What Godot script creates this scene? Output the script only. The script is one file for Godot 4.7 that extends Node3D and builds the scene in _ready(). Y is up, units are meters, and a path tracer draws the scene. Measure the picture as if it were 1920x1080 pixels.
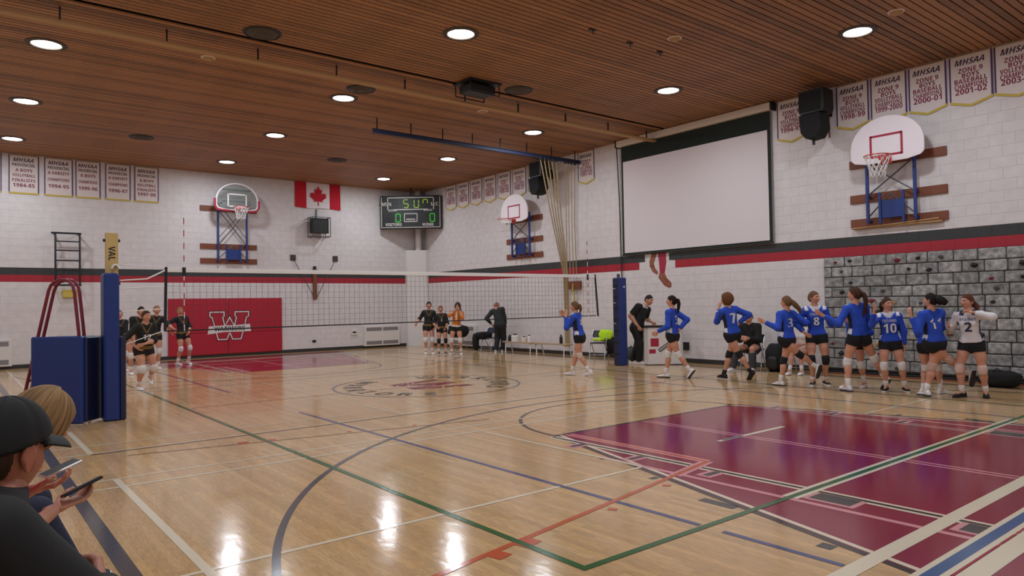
extends Node3D

# room: x to the right along the net, z towards the camera's end, y up; the net stands on z = 0
const WALL_X := 7.298
const FAR_Z := -12.185
const CEIL := 6.066
const LEFT_X := -8.95
const NEAR_Z := 13.4
const COURSE := 0.2032
const EYE := Vector3(-7.4189, 1.5785, 12.0156)
var rng := RandomNumberGenerator.new()
var mats := {}
var font := SystemFont.new()
var cache := {}

func _ready() -> void:
	rng.seed = 7
	font.font_names = PackedStringArray(["Droid Sans"])
	font.font_weight = 700
	var cam := Camera3D.new()
	cam.name = "camera"
	cam.fov = 44.50
	cam.position = EYE
	cam.basis = Basis.from_euler(Vector3(0.02234, -0.67449, -0.01762), EULER_ORDER_YXZ)
	cam.near = 0.05
	cam.far = 100.0
	add_child(cam)
	cam.current = true
	var env := Environment.new()
	env.background_mode = Environment.BG_COLOR
	env.background_color = Color(0.02, 0.02, 0.022)
	env.tonemap_mode = Environment.TONE_MAPPER_LINEAR
	env.tonemap_exposure = 1.0
	env.sdfgi_enabled = true
	env.ssao_enabled = true
	env.ssil_enabled = true
	var we := WorldEnvironment.new()
	we.name = "world_environment"
	we.environment = env
	add_child(we)
	make_materials()
	ceiling_lamps()
	build_floor()
	build_ceiling()
	build_walls()
	build_climbing_wall()
	build_wall_things()
	build_banners()
	build_net()
	build_referee_stand()
	build_ceiling_things()
	build_bench_side()
	build_people()

# ---------------------------------------------------------------- helpers
func m(called: String) -> StandardMaterial3D:
	return mats[called]

func new_mat(called: String, c: Color, rough := 0.6, metal := 0.0) -> StandardMaterial3D:
	var k := StandardMaterial3D.new()
	k.resource_name = called
	k.albedo_color = c
	k.roughness = rough
	k.metallic = metal
	mats[called] = k
	return k

func c8(r: float, g: float, b: float) -> Color:
	return Color(r / 255.0, g / 255.0, b / 255.0)

func lin(r: float, g: float, b: float) -> Color:
	return c8(r, g, b).srgb_to_linear()

func noise_tex(freq: float, size: int, a: Color, b: Color, sd := 1, stretch := false) -> NoiseTexture2D:
	var n := FastNoiseLite.new()
	n.seed = sd
	n.frequency = freq
	n.fractal_octaves = 4
	var t := NoiseTexture2D.new()
	t.width = size
	t.height = size
	t.seamless = true
	t.noise = n
	var g := Gradient.new()
	g.set_color(0, a)
	g.set_color(1, b)
	t.color_ramp = g
	return t

func wood_image(strips: int, per: int, length: int, base: Color, spread: float, grain: float, sd: int, boards: float, seam := 0.0) -> ImageTexture:
	# strips of wood side by side along u, grain running along v
	var r := RandomNumberGenerator.new()
	r.seed = sd
	var n := FastNoiseLite.new()
	n.seed = sd
	n.frequency = 0.03
	n.fractal_octaves = 3
	var w := strips * per
	var data := PackedByteArray()
	data.resize(w * length * 3)
	for s in strips:
		var cuts := [0]
		var at := r.randf_range(0.2, 1.0) * boards
		while at < length:
			cuts.append(int(at))
			at += boards * r.randf_range(0.5, 1.4)
		cuts.append(length)
		for k in cuts.size() - 1:
			var tone := 1.0 + r.randf_range(-spread, spread)
			var warm := r.randf_range(-spread, spread) * 0.35
			for v in range(cuts[k], cuts[k + 1]):
				for u in per:
					var g := n.get_noise_2d((s * per + u) * 9.0, v * 0.9 + k * 300.0) * grain
					var f := tone * (1.0 + g)
					if u == 0 or v == cuts[k]:
						f *= 1.0 - seam
					var o: int = (v * w + s * per + u) * 3
					data[o] = clampi(int(base.r8 * f * (1.0 + warm * 0.5)), 0, 255)
					data[o + 1] = clampi(int(base.g8 * f), 0, 255)
					data[o + 2] = clampi(int(base.b8 * f * (1.0 - warm)), 0, 255)
	return ImageTexture.create_from_image(Image.create_from_data(w, length, false, Image.FORMAT_RGB8, data))

func make_materials() -> void:
	var k := new_mat("court_wood", Color.WHITE, 0.13)
	k.albedo_texture = wood_image(32, 14, 1024, c8(203, 165, 118), 0.055, 0.10, 3, 260.0, 0.05)
	k.uv1_triplanar = true
	k.uv1_world_triplanar = true
	k.uv1_scale = Vector3(1.0 / 1.83, 1.0 / 1.83, 1.0 / 4.2)
	k.metallic_specular = 0.5
	var bump := noise_tex(0.03, 512, Color.BLACK, Color.WHITE, 5)
	bump.color_ramp = null
	bump.as_normal_map = true
	bump.bump_strength = 1.2
	k.normal_enabled = true
	k.normal_texture = bump
	k.normal_scale = 0.09
	for i in 4:
		var t: float = [1.0, 0.9, 1.08, 0.82][i]
		var s := new_mat("cedar_slat_%d" % i, Color.WHITE, 0.55)
		s.albedo_texture = wood_image(4, 32, 512, Color(0.585 * t, 0.405 * t, 0.25 * t), 0.05, 0.16, 20 + i, 900.0)
		s.uv1_triplanar = true
		s.uv1_world_triplanar = true
		s.uv1_scale = Vector3(0.45, 2.0, 2.0)
	new_mat("ceiling_void", c8(42, 26, 17), 0.9)
	k = new_mat("white_paint", c8(226, 219, 218), 0.5)
	k.albedo_texture = noise_tex(0.02, 256, Color(0.95, 0.95, 0.95), Color(1, 1, 1), 11)
	k.uv1_triplanar = true
	k.uv1_world_triplanar = true
	k.uv1_scale = Vector3(0.6, 0.6, 0.6)
	new_mat("white_mortar", c8(216, 210, 209), 0.6)
	new_mat("red_paint", c8(166, 30, 46), 0.5)
	new_mat("black_paint", c8(52, 54, 54), 0.5)
	new_mat("baseboard_rubber", c8(48, 46, 45), 0.5)
	for q in [["line_white", 226, 212, 186], ["line_black", 62, 54, 50], ["line_grey", 88, 84, 86], ["line_green", 52, 98, 54], ["line_blue", 76, 82, 124], ["line_steel_blue", 62, 96, 140], ["line_orange", 196, 92, 58], ["line_pink", 216, 150, 152], ["line_brown", 128, 102, 78], ["key_red", 138, 38, 58], ["line_dark", 66, 70, 66]]:
		var l := new_mat(q[0], c8(q[1], q[2], q[3]), 0.13)
		l.normal_enabled = true
		l.normal_texture = bump
		l.normal_scale = 0.06
		l.uv1_triplanar = true
		l.uv1_world_triplanar = true
	new_mat("plank_brown", c8(124, 68, 42), 0.5)
	new_mat("plank_tan", c8(176, 138, 92), 0.6)
	new_mat("steel_blue", c8(44, 64, 128), 0.4, 0.2)
	new_mat("beam_blue", c8(40, 48, 78), 0.65)
	new_mat("steel_grey", c8(88, 90, 100), 0.4, 0.6)
	new_mat("steel_dark", c8(38, 38, 42), 0.45, 0.4)
	new_mat("black_plastic", c8(22, 25, 23), 0.5)
	new_mat("black_cloth", c8(24, 24, 26), 0.9)
	new_mat("black_screen_cloth", c8(18, 30, 26), 0.8)
	new_mat("board_white", c8(238, 228, 232), 0.35)
	new_mat("board_red", c8(168, 36, 62), 0.4)
	new_mat("rim_orange", c8(200, 70, 58), 0.4, 0.2)
	new_mat("net_cord", c8(232, 228, 224), 0.8)
	new_mat("net_black", c8(34, 34, 36), 0.8)
	new_mat("net_string", c8(58, 58, 62), 0.8)
	new_mat("screen_white", c8(222, 212, 214), 0.7)
	new_mat("cream", c8(222, 210, 196), 0.6)
	new_mat("banner_cloth", c8(226, 214, 210), 0.85)
	new_mat("banner_purple", c8(82, 58, 104), 0.85)
	new_mat("banner_yellow", c8(206, 182, 84), 0.85)
	new_mat("banner_maroon", c8(134, 44, 74), 0.85)
	new_mat("banner_ink", c8(66, 46, 72), 0.85)
	new_mat("flag_red", c8(198, 20, 44), 0.8)
	new_mat("flag_white", c8(236, 226, 228), 0.8)
	new_mat("mat_red", c8(174, 24, 46), 0.45)
	new_mat("mat_dark_red", c8(120, 22, 40), 0.5)
	new_mat("pad_blue", c8(20, 48, 116), 0.4)
	new_mat("pad_navy", c8(22, 30, 66), 0.4)
	new_mat("maroon_steel", c8(126, 34, 52), 0.35, 0.1)
	new_mat("post_yellow", c8(190, 160, 100), 0.6)
	new_mat("rope_tan", c8(168, 146, 110), 0.9)
	new_mat("white_metal", c8(224, 218, 214), 0.4)
	new_mat("grille_grey", c8(140, 136, 138), 0.5, 0.3)
	new_mat("vent_dark", c8(66, 56, 46), 0.6)
	new_mat("hivis", c8(196, 236, 30), 0.7)
	new_mat("chrome", c8(190, 190, 192), 0.25, 0.9)
	new_mat("grey_cloth", c8(70, 70, 74), 0.9)
	new_mat("silver", c8(206, 204, 202), 0.35, 0.3)
	new_mat("bench_wood", c8(176, 150, 118), 0.5)
	new_mat("skin_tan", c8(150, 88, 66), 0.6)
	for i in 4:
		var st := new_mat("climb_stone_%d" % i, Color.WHITE, 0.8)
		var b: float = [0.66, 0.60, 0.71, 0.63][i]
		st.albedo_texture = noise_tex(0.03, 256, Color(b * 0.62, b * 0.61, b * 0.60), Color(b * 1.12, b * 1.11, b * 1.09), 40 + i)
		st.uv1_triplanar = true
		st.uv1_world_triplanar = true
		st.uv1_scale = Vector3(0.9, 0.9, 0.9)
	new_mat("climb_joint", c8(78, 76, 74), 0.9)
	k = new_mat("glass_board", Color(0.55, 0.6, 0.58, 0.38), 0.05)
	k.transparency = BaseMaterial3D.TRANSPARENCY_ALPHA
	k = new_mat("lamp_glow", c8(255, 252, 248), 0.5)
	k.emission_enabled = true
	k.emission = c8(255, 250, 244)
	k.emission_energy_multiplier = 22.0
	for q in [["digit_green", 50, 190, 50], ["digit_yellow", 150, 190, 50]]:
		k = new_mat(q[0], c8(q[1], q[2], q[3]), 0.5)
		k.emission_enabled = true
		k.emission = c8(q[1], q[2], q[3])
		k.emission_energy_multiplier = 0.28
	k = new_mat("skin", Color.WHITE, 0.55)
	k.vertex_color_use_as_albedo = true
	k = new_mat("cloth", Color.WHITE, 0.8)
	k.vertex_color_use_as_albedo = true
	k = new_mat("hair", Color.WHITE, 0.7)
	k.metallic_specular = 0.3
	k.vertex_color_use_as_albedo = true

func st_new() -> SurfaceTool:
	var s := SurfaceTool.new()
	s.begin(Mesh.PRIMITIVE_TRIANGLES)
	s.set_smooth_group(-1)
	return s

func tri(s: SurfaceTool, a: Vector3, b: Vector3, c: Vector3, out: Vector3) -> void:
	if (b - a).cross(c - a).dot(out) > 0.0:
		s.add_vertex(a); s.add_vertex(c); s.add_vertex(b)
	else:
		s.add_vertex(a); s.add_vertex(b); s.add_vertex(c)

func quad(s: SurfaceTool, a: Vector3, b: Vector3, c: Vector3, d: Vector3, out: Vector3) -> void:
	tri(s, a, b, c, out)
	tri(s, a, c, d, out)

func bx(s: SurfaceTool, at: Vector3, size: Vector3, bevel := 0.0, basis := Basis.IDENTITY) -> void:
	var h := size * 0.5
	var e := minf(bevel, minf(h.x, minf(h.y, h.z)) * 0.9)
	s.set_smooth_group(-1)
	var corner := func(sx: float, sy: float, sz: float, axis: int) -> Vector3:
		var v := Vector3(sx * (h.x - e), sy * (h.y - e), sz * (h.z - e))
		v[axis] = [sx * h.x, sy * h.y, sz * h.z][axis]
		return at + basis * v
	for axis in 3:
		for sg in [-1.0, 1.0]:
			var q: Array[Vector3] = []
			for p in [[-1.0, -1.0], [1.0, -1.0], [1.0, 1.0], [-1.0, 1.0]]:
				var c := [0.0, 0.0, 0.0]
				c[axis] = sg; c[(axis + 1) % 3] = p[0]; c[(axis + 2) % 3] = p[1]
				q.append(corner.call(c[0], c[1], c[2], axis))
			var n := Vector3.ZERO
			n[axis] = sg
			quad(s, q[0], q[1], q[2], q[3], basis * n)
	if e <= 0.0:
		return
	for axis in 3:
		var u := (axis + 1) % 3
		var w := (axis + 2) % 3
		for su in [-1.0, 1.0]:
			for sw in [-1.0, 1.0]:
				var a := [0.0, 0.0, 0.0]
				a[axis] = -1.0; a[u] = su; a[w] = sw
				var b := a.duplicate()
				b[axis] = 1.0
				var n := Vector3.ZERO
				n[u] = su; n[w] = sw
				quad(s, corner.call(a[0], a[1], a[2], u), corner.call(b[0], b[1], b[2], u), corner.call(b[0], b[1], b[2], w), corner.call(a[0], a[1], a[2], w), basis * n)
	for sx in [-1.0, 1.0]:
		for sy in [-1.0, 1.0]:
			for sz in [-1.0, 1.0]:
				tri(s, corner.call(sx, sy, sz, 0), corner.call(sx, sy, sz, 1), corner.call(sx, sy, sz, 2), basis * Vector3(sx, sy, sz))

func tube(s: SurfaceTool, pts: Array, r: Variant, sides := 8, caps := true) -> void:
	# a round tube through the points; r is one radius or one for each point
	var n := pts.size()
	var rings := []
	var side := Vector3.ZERO
	for i in n:
		var p: Vector3 = pts[i]
		var t: Vector3 = ((pts[mini(i + 1, n - 1)] as Vector3) - (pts[maxi(i - 1, 0)] as Vector3)).normalized()
		if i == 0:
			side = t.cross(Vector3.UP if absf(t.y) < 0.9 else Vector3.RIGHT).normalized()
		side = (side - t * side.dot(t)).normalized()
		var up := t.cross(side)
		var rr: float = r[i] if r is Array else r
		var ring := []
		for k in sides:
			var a := TAU * k / sides
			ring.append(p + (side * cos(a) + up * sin(a)) * rr)
		rings.append(ring)
	s.set_smooth_group(1)
	for i in n - 1:
		for k in sides:
			var k2 := (k + 1) % sides
			quad(s, rings[i][k], rings[i + 1][k], rings[i + 1][k2], rings[i][k2], (rings[i][k] as Vector3) + rings[i][k2] - (pts[i] as Vector3) * 2.0)
	s.set_smooth_group(-1)
	if caps:
		for e in [0, n - 1]:
			var out: Vector3 = (pts[0] as Vector3) - pts[1] if e == 0 else (pts[n - 1] as Vector3) - pts[n - 2]
			for k in range(1, sides - 1):
				tri(s, rings[e][0], rings[e][k], rings[e][k + 1], out)

func prism(s: SurfaceTool, poly: PackedVector2Array, z0: float, z1: float, x := Transform3D.IDENTITY) -> void:
	s.set_smooth_group(-1)
	var t := Geometry2D.triangulate_polygon(poly)
	for i in range(0, t.size(), 3):
		for z in [z0, z1]:
			var a := poly[t[i]]; var b := poly[t[i + 1]]; var c := poly[t[i + 2]]
			tri(s, x * Vector3(a.x, a.y, z), x * Vector3(b.x, b.y, z), x * Vector3(c.x, c.y, z), x.basis * Vector3(0, 0, signf(z - (z0 + z1) * 0.5)))
	var cw := Geometry2D.is_polygon_clockwise(poly)
	for i in poly.size():
		var a := poly[i]
		var b := poly[(i + 1) % poly.size()]
		var d := b - a
		var o := Vector3(-d.y, d.x, 0) if cw else Vector3(d.y, -d.x, 0)
		quad(s, x * Vector3(a.x, a.y, z0), x * Vector3(b.x, b.y, z0), x * Vector3(b.x, b.y, z1), x * Vector3(a.x, a.y, z1), x.basis * o)

func lathe(s: SurfaceTool, prof: Array, sides := 20, at := Vector3.ZERO) -> void:
	s.set_smooth_group(-1)
	for i in prof.size() - 1:
		var p: Vector2 = prof[i]
		var q: Vector2 = prof[i + 1]
		s.set_smooth_group(2 + i)
		for k in sides:
			var a := TAU * k / sides
			var b := TAU * (k + 1) / sides
			var p0 := Vector3(cos(a) * p.x, p.y, sin(a) * p.x); var p1 := Vector3(cos(b) * p.x, p.y, sin(b) * p.x)
			var q0 := Vector3(cos(a) * q.x, q.y, sin(a) * q.x); var q1 := Vector3(cos(b) * q.x, q.y, sin(b) * q.x)
			var d := q - p
			var o := Vector3(cos((a + b) / 2) * d.y, -d.x, sin((a + b) / 2) * d.y)
			if p.x > 0.0:
				tri(s, at + p0, at + p1, at + q1, o)
			if q.x > 0.0:
				tri(s, at + p0, at + q1, at + q0, o)

func put(parent: Node, called: String, s: Variant, k: Variant, at := Vector3.ZERO) -> MeshInstance3D:
	var o := MeshInstance3D.new()
	o.name = called
	if s is SurfaceTool:
		s.generate_normals()
		o.mesh = s.commit()
	else:
		o.mesh = s
	o.material_override = m(k) if k is String else k
	o.position = at
	parent.add_child(o, true)
	return o

func thing(called: String, label: String, category: String, at := Vector3.ZERO, basis := Basis.IDENTITY, group := "", kind := "") -> Node3D:
	var o := Node3D.new()
	o.name = called
	add_child(o, true)
	o.position = at
	o.basis = basis
	tag(o, label, category, group, kind)
	return o

func tag(o: Node, label: String, category: String, group := "", kind := "") -> void:
	o.set_meta("label", label)
	o.set_meta("category", category)
	if group: o.set_meta("group", group)
	if kind: o.set_meta("kind", kind)

func copy_of(src: Node3D, label: String, at: Vector3) -> Node3D:
	var o: Node3D = src.duplicate()
	o.name = src.name
	add_child(o, true)
	o.position = at
	o.set_meta("label", label)
	return o

func lettering(text: String, height: float, depth := 0.004, squeeze := 1.0, slant := 0.0, f: Font = null) -> ArrayMesh:
	# capitals of the given height, centred on the origin, facing +z
	var key := "%s|%f|%f|%f|%f" % [text, height, depth, squeeze, slant]
	if cache.has(key):
		return cache[key]
	var t := TextMesh.new()
	t.text = text
	t.font = f if f else font
	t.font_size = 48
	t.pixel_size = height / 35.0
	t.depth = depth
	t.curve_step = 4.0
	t.horizontal_alignment = HORIZONTAL_ALIGNMENT_CENTER
	t.vertical_alignment = VERTICAL_ALIGNMENT_CENTER
	var arr := t.get_mesh_arrays()
	var v: PackedVector3Array = arr[Mesh.ARRAY_VERTEX]
	var lo := Vector3.INF
	var hi := -Vector3.INF
	for p in v:
		lo = lo.min(p)
		hi = hi.max(p)
	var mid := (lo + hi) * 0.5
	for i in v.size():
		var p := v[i] - mid
		p.y *= height / maxf(hi.y - lo.y, 0.001)
		v[i] = Vector3(p.x * squeeze + p.y * slant, p.y, p.z)
	arr[Mesh.ARRAY_VERTEX] = v
	var a := ArrayMesh.new()
	a.add_surface_from_arrays(Mesh.PRIMITIVE_TRIANGLES, arr)
	cache[key] = a
	return a

func text_width(am: ArrayMesh) -> float:
	return am.get_aabb().size.x

func add_text(s: SurfaceTool, text: String, x: Transform3D, height: float, max_w := 100.0, depth := 0.004, slant := 0.0) -> void:
	var am := lettering(text, height, depth, 1.0, slant)
	var w := text_width(am)
	var b := Basis.IDENTITY
	if w > max_w:
		b = Basis.from_scale(Vector3(max_w / w, 1, 1))
	s.append_from(am, 0, x * Transform3D(b, Vector3.ZERO))

# ---------------------------------------------------------------- lamps
func ceiling_lamps() -> void:
	var glow := st_new()
	lathe(glow, [Vector2(0.0, -0.035), Vector2(0.1, -0.03), Vector2(0.19, -0.012), Vector2(0.215, 0.0)], 24)
	glow.generate_normals()
	var glow_mesh := glow.commit()
	var trim := st_new()
	lathe(trim, [Vector2(0.215, 0.0), Vector2(0.225, -0.02), Vector2(0.30, -0.012), Vector2(0.305, 0.0), Vector2(0.215, 0.0)], 24)
	trim.generate_normals()
	var trim_mesh := trim.commit()
	var where := {
		"-6.15 -10.2": "left row, nearest the far wall", "-6.15 -6.0": "left row, second from the far wall", "-6.15 -2.0": "left row, third from the far wall",
		"-0.8 -10.1": "middle row, above the glass backboard", "-0.8 -6.0": "middle row, second from the far wall", "-0.8 -1.95": "middle row, beside the dark vent under the pale rail", "-0.8 2.5": "middle row, nearest the camera",
		"4.55 -10.0": "row near the projection screen wall, above the scoreboard", "4.55 -5.95": "row near the screen wall, second from the far wall", "4.55 -1.9": "right row, between the blue beam and the pale rail", "4.55 2.5": "row near the screen wall, above the projection screen", "4.55 6.5": "row near the screen wall, above the near white backboard"}
	for x in [-6.15, -0.8, 4.55]:
		for z in [-10.1, -6.0, -1.95, 2.5, 6.5, 10.6]:
			var key := ""
			for k in where:
				var q: PackedStringArray = k.split(" ")
				if absf(float(q[0]) - x) < 0.2 and absf(float(q[1]) - z) < 0.2:
					key = k
			var label: String = "round white lamp, " + where[key] if key else "round white lamp out of frame behind the camera, %s, %s" % ["left row" if x < -5 else "middle row" if x < 0 else "right row", "nearest the end wall" if z > 9 else "second from end wall" if z > 5 else "third from end wall"]
			var t := thing("ceiling_lamp", label, "lamp", Vector3(x, CEIL, z), Basis.IDENTITY, "round ceiling lamps")
			put(t, "diffuser", glow_mesh, "lamp_glow")
			put(t, "trim_ring", trim_mesh, "vent_dark")
			var l := AreaLight3D.new()
			l.name = "lamp_light"
			l.area_size = Vector2(0.36, 0.36)
			l.light_color = c8(234, 244, 255)
			l.light_energy = 5.9
			l.area_range = 40.0
			l.area_attenuation = 2.0
			l.shadow_enabled = true
			l.position = Vector3(0, -0.05, 0)
			l.rotation = Vector3(-PI / 2, 0, 0)
			t.add_child(l, true)

# ---------------------------------------------------------------- floor
func flat(s: SurfaceTool, a: Vector2, b: Vector2, w: float, y: float) -> void:
	var d := (b - a).normalized()
	var n := Vector2(-d.y, d.x) * w * 0.5
	quad(s, Vector3(a.x + n.x, y, a.y + n.y), Vector3(b.x + n.x, y, b.y + n.y), Vector3(b.x - n.x, y, b.y - n.y), Vector3(a.x - n.x, y, a.y - n.y), Vector3.UP)

func arc(s: SurfaceTool, c: Vector2, r: float, a0: float, a1: float, w: float, y: float) -> void:
	var n := int(ceil(absf(a1 - a0) * r / 0.12))
	for i in n:
		var p := lerpf(a0, a1, float(i) / n)
		var q := lerpf(a0, a1, float(i + 1) / n)
		var u := Vector2(cos(p), sin(p)); var v := Vector2(cos(q), sin(q))
		var o := r + w / 2; var k := r - w / 2
		quad(s, Vector3(c.x + u.x * o, y, c.y + u.y * o), Vector3(c.x + v.x * o, y, c.y + v.y * o), Vector3(c.x + v.x * k, y, c.y + v.y * k), Vector3(c.x + u.x * k, y, c.y + u.y * k), Vector3.UP)

func build_floor() -> void:
	var f := thing("floor", "glossy pale maple gym floor covered with coloured court lines", "floor", Vector3.ZERO, Basis.IDENTITY, "", "structure")
	var s := st_new()
	bx(s, Vector3((LEFT_X + WALL_X) / 2, -0.1, (FAR_Z + NEAR_Z) / 2), Vector3(WALL_X - LEFT_X + 0.4, 0.2, NEAR_Z - FAR_Z + 0.4))
	put(f, "wood_deck", s, "court_wood")
	# painted areas and lines: each is thin paint on the boards, later ones over earlier ones
	for e in [1.0, -1.0]:
		s = st_new()
		var y := 0.0006
		quad(s, Vector3(-1.77, y, 5.78 * e), Vector3(1.77, y, 5.78 * e), Vector3(3.45, y, 11.45 * e), Vector3(-3.45, y, 11.45 * e), Vector3.UP)
		var k := put(f, "painted_key", s, "key_red")
		k.set_meta("label", "red painted key")
		for sx in [-1.0, 1.0]:
			s = st_new(); flat(s, Vector2(1.73 * sx, 5.78 * e), Vector2(3.39 * sx, 11.45 * e), 0.045, 0.0009)
			put(f, "key_border", s, "line_white")
			s = st_new(); flat(s, Vector2(1.79 * sx, 5.75 * e), Vector2(3.46 * sx, 11.45 * e), 0.06, 0.0012)
			put(f, "key_edge", s, "line_black")
			s = st_new(); flat(s, Vector2(1.87 * sx, 5.8 * e), Vector2(1.87 * sx, 11.45 * e), 0.13, 0.0014)
			put(f, "lane_border", s, "line_white" if sx < 0 else "line_pink")
			s = st_new(); flat(s, Vector2(1.87 * sx, 5.8 * e), Vector2(1.87 * sx, 11.45 * e), 0.05, 0.0016)
			put(f, "lane_line", s, "line_black")
			s = st_new(); flat(s, Vector2(2.23 * sx, 6.9 * e), Vector2(2.23 * sx, 10.45 * e), 0.06, 0.0013)
			put(f, "service_line", s, "line_pink")
			# lane marks
			for q in [[6.35, 0.07, 0.2], [7.2, 0.07, 0.2], [8.1, 0.07, 0.2], [9.24, 0.33, 0.2], [10.2, 0.12, 0.2]]:
				s = st_new(); flat(s, Vector2(1.90 * sx, q[0] * e), Vector2((1.90 + 0.24) * sx, q[0] * e), q[1] + 0.09, 0.0015)
				put(f, "mark_border", s, "line_pink")
				s = st_new(); flat(s, Vector2(1.90 * sx, q[0] * e), Vector2((1.90 + q[2]) * sx, q[0] * e), q[1], 0.0017)
				put(f, "lane_mark", s, "line_dark")
			for q in [[6.3, 0.06], [7.0, 0.06], [7.85, 0.06], [8.7, 0.32], [9.72, 0.1]]:
				var xe: float = 1.77 + (q[0] - 5.78) * 0.2963 + 0.07
				s = st_new(); flat(s, Vector2(xe * sx, q[0] * e), Vector2((xe + 0.1) * sx, q[0] * e), q[1], 0.0012)
				put(f, "lane_mark", s, "line_dark")
		s = st_new(); flat(s, Vector2(-1.8, 5.75 * e), Vector2(1.8, 5.75 * e), 0.05, 0.0018)
		put(f, "free_throw_line", s, "line_black")
		for dx in [-0.28, -0.19]:
			s = st_new(); flat(s, Vector2(dx, 5.8 * e), Vector2(dx + 0.02, 10.0 * e), 0.035, 0.0010)
			put(f, "centre_seam_line", s, "line_pink")
		s = st_new(); flat(s, Vector2(-0.7, 7.26 * e), Vector2(0.65, 7.26 * e), 0.06, 0.0011)
		put(f, "cross_mark_border", s, "line_white")
		s = st_new(); flat(s, Vector2(-0.62, 7.26 * e), Vector2(-0.22, 7.26 * e), 0.035, 0.0013)
		put(f, "cross_mark", s, "line_dark")
		s = st_new(); arc(s, Vector2(0, 5.75 * e), 1.8, PI, TAU if e > 0 else 0.0, 0.05, 0.0012)
		put(f, "free_throw_arc", s, "line_black")
		s = st_new(); arc(s, Vector2(0, 9.8 * e), 6.22, PI - 0.1, TAU + 0.1 if e > 0 else -0.1, 0.055, 0.0022)
		put(f, "three_point_arc", s, "line_grey")
		for q in [["line_brown", 3.05, -6.2, 6.2, 0.05], ["line_white", 3.0, -6.6, 6.2, 0.035], ["line_white", 2.46, -6.6, 6.2, 0.035], ["line_white", 4.86, -6.6, 6.2, 0.04], ["line_white", 4.5, -6.6, 6.2, 0.035], ["line_white", 7.5, -6.4, -2.28, 0.04], ["line_white", 7.5, 2.28, 6.4, 0.04], ["line_white", 10.015, -3.9, 5.6, 0.11], ["line_white", 10.495, -3.3, 5.6, 0.13]]:
			s = st_new(); flat(s, Vector2(q[2], q[1] * e), Vector2(q[3], q[1] * e), q[4], 0.0019)
			put(f, "court_line", s, q[0])
		for q in [["line_white", 0.26], ["line_steel_blue", 0.1]]:
			s = st_new(); flat(s, Vector2(-3.4, 10.335 * e), Vector2(5.6, 10.335 * e), 0.15 if q[1] > 0.2 else 0.075, 0.0020 if q[1] > 0.2 else 0.0023)
			put(f, "court_line", s, q[0])
		s = st_new(); flat(s, Vector2(-3.0, 10.42 * e), Vector2(3.0, 10.42 * e), 0.012, 0.0026)
		put(f, "court_line", s, "board_red")
		for sx in [-1.0, 1.0]:
			s = st_new(); flat(s, Vector2(2.25 * sx, 1.7 * e), Vector2(2.25 * sx, 2.98 * e), 0.035, 0.0021)
			put(f, "court_line", s, "line_white")
			s = st_new(); flat(s, Vector2(2.25 * sx, 4.96 * e), Vector2(2.25 * sx, 7.5 * e), 0.04, 0.0021)
			put(f, "court_line", s, "line_white")
			s = st_new(); flat(s, Vector2(3.3 * sx, 1.7 * e), Vector2(3.3 * sx, 8.93 * e), 0.05, 0.0020)
			put(f, "court_line", s, "line_blue")
			s = st_new(); flat(s, Vector2(3.3 * sx, 9.12 * e), Vector2(3.3 * sx, 9.95 * e), 0.05, 0.0020)
			put(f, "court_line", s, "line_blue")
			s = st_new(); flat(s, Vector2(4.475 * sx, 0), Vector2(4.475 * sx, 9.0 * e), 0.055, 0.0030)
			put(f, "volleyball_sideline", s, "line_green")
			s = st_new(); flat(s, Vector2(6.2 * sx, 1.15 * e), Vector2(6.2 * sx, 3.0 * e), 0.06, 0.0018)
			put(f, "court_line", s, "line_white")
			s = st_new(); flat(s, Vector2(6.2 * sx, 4.52 * e), Vector2(6.2 * sx, 11.4 * e), 0.06, 0.0018)
			put(f, "court_line", s, "line_white")
			s = st_new(); flat(s, Vector2(6.57 * sx, 0), Vector2(6.57 * sx, 12.0 * e), 0.1, 0.0020)
			put(f, "court_sideline", s, "line_grey")
		s = st_new(); flat(s, Vector2(-2.2, 8.975 * e), Vector2(3.1, 8.975 * e), 0.135, 0.0027)
		put(f, "line_border", s, "line_white")
		s = st_new(); flat(s, Vector2(-4.5, 8.975 * e), Vector2(4.5, 8.975 * e), 0.055, 0.0031)
		put(f, "volleyball_end_line", s, "line_green")
		# side court key in orange
		var zc := 6.0
		for sz in [-1.0, 1.0]:
			var z0: float = zc + 1.78 * sz
			s = st_new(); flat(s, Vector2(-1.62, z0 * e), Vector2(-5.9, (z0 + 0.85 * sz) * e), 0.05 if sz > 0.0 else 0.03, 0.0024)
			put(f, "side_key_line", s, "line_orange" if sz > 0.0 else "line_brown")
			for q in [[-2.6, 0.05], [-3.45, 0.05], [-4.36, 0.16], [-4.66, 0.12]]:
				var zz: float = z0 + (-1.62 - q[0]) * 0.2 * sz
				s = st_new(); flat(s, Vector2(q[0], (zz + (0.1 if q[1] < 0.1 else 0.06) * sz) * e), Vector2(q[0] - q[1], (zz + 0.03 * sz + (0.1 if q[1] < 0.1 else 0.06) * sz) * e), 0.07 if q[1] < 0.1 else 0.12, 0.0025)
				put(f, "side_key_mark", s, "line_orange")
		s = st_new(); flat(s, Vector2(-1.62, 5.8 * e), Vector2(-1.62, 7.78 * e), 0.13, 0.0018)
		put(f, "side_key_border", s, "line_pink")
		s = st_new(); flat(s, Vector2(-1.62, 5.8 * e), Vector2(-1.62, 7.78 * e), 0.055, 0.0021)
		put(f, "side_key_line", s, "line_orange" if e > 0 else "line_pink")
		s = st_new(); flat(s, Vector2(-1.62, 7.78 * e), Vector2(-2.3, 7.92 * e), 0.13, 0.0019)
		put(f, "side_key_border", s, "line_pink")
	s = st_new(); arc(s, Vector2.ZERO, 1.82, 0, TAU, 0.05, 0.0024)
	put(f, "centre_circle", s, "line_grey")
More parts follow.
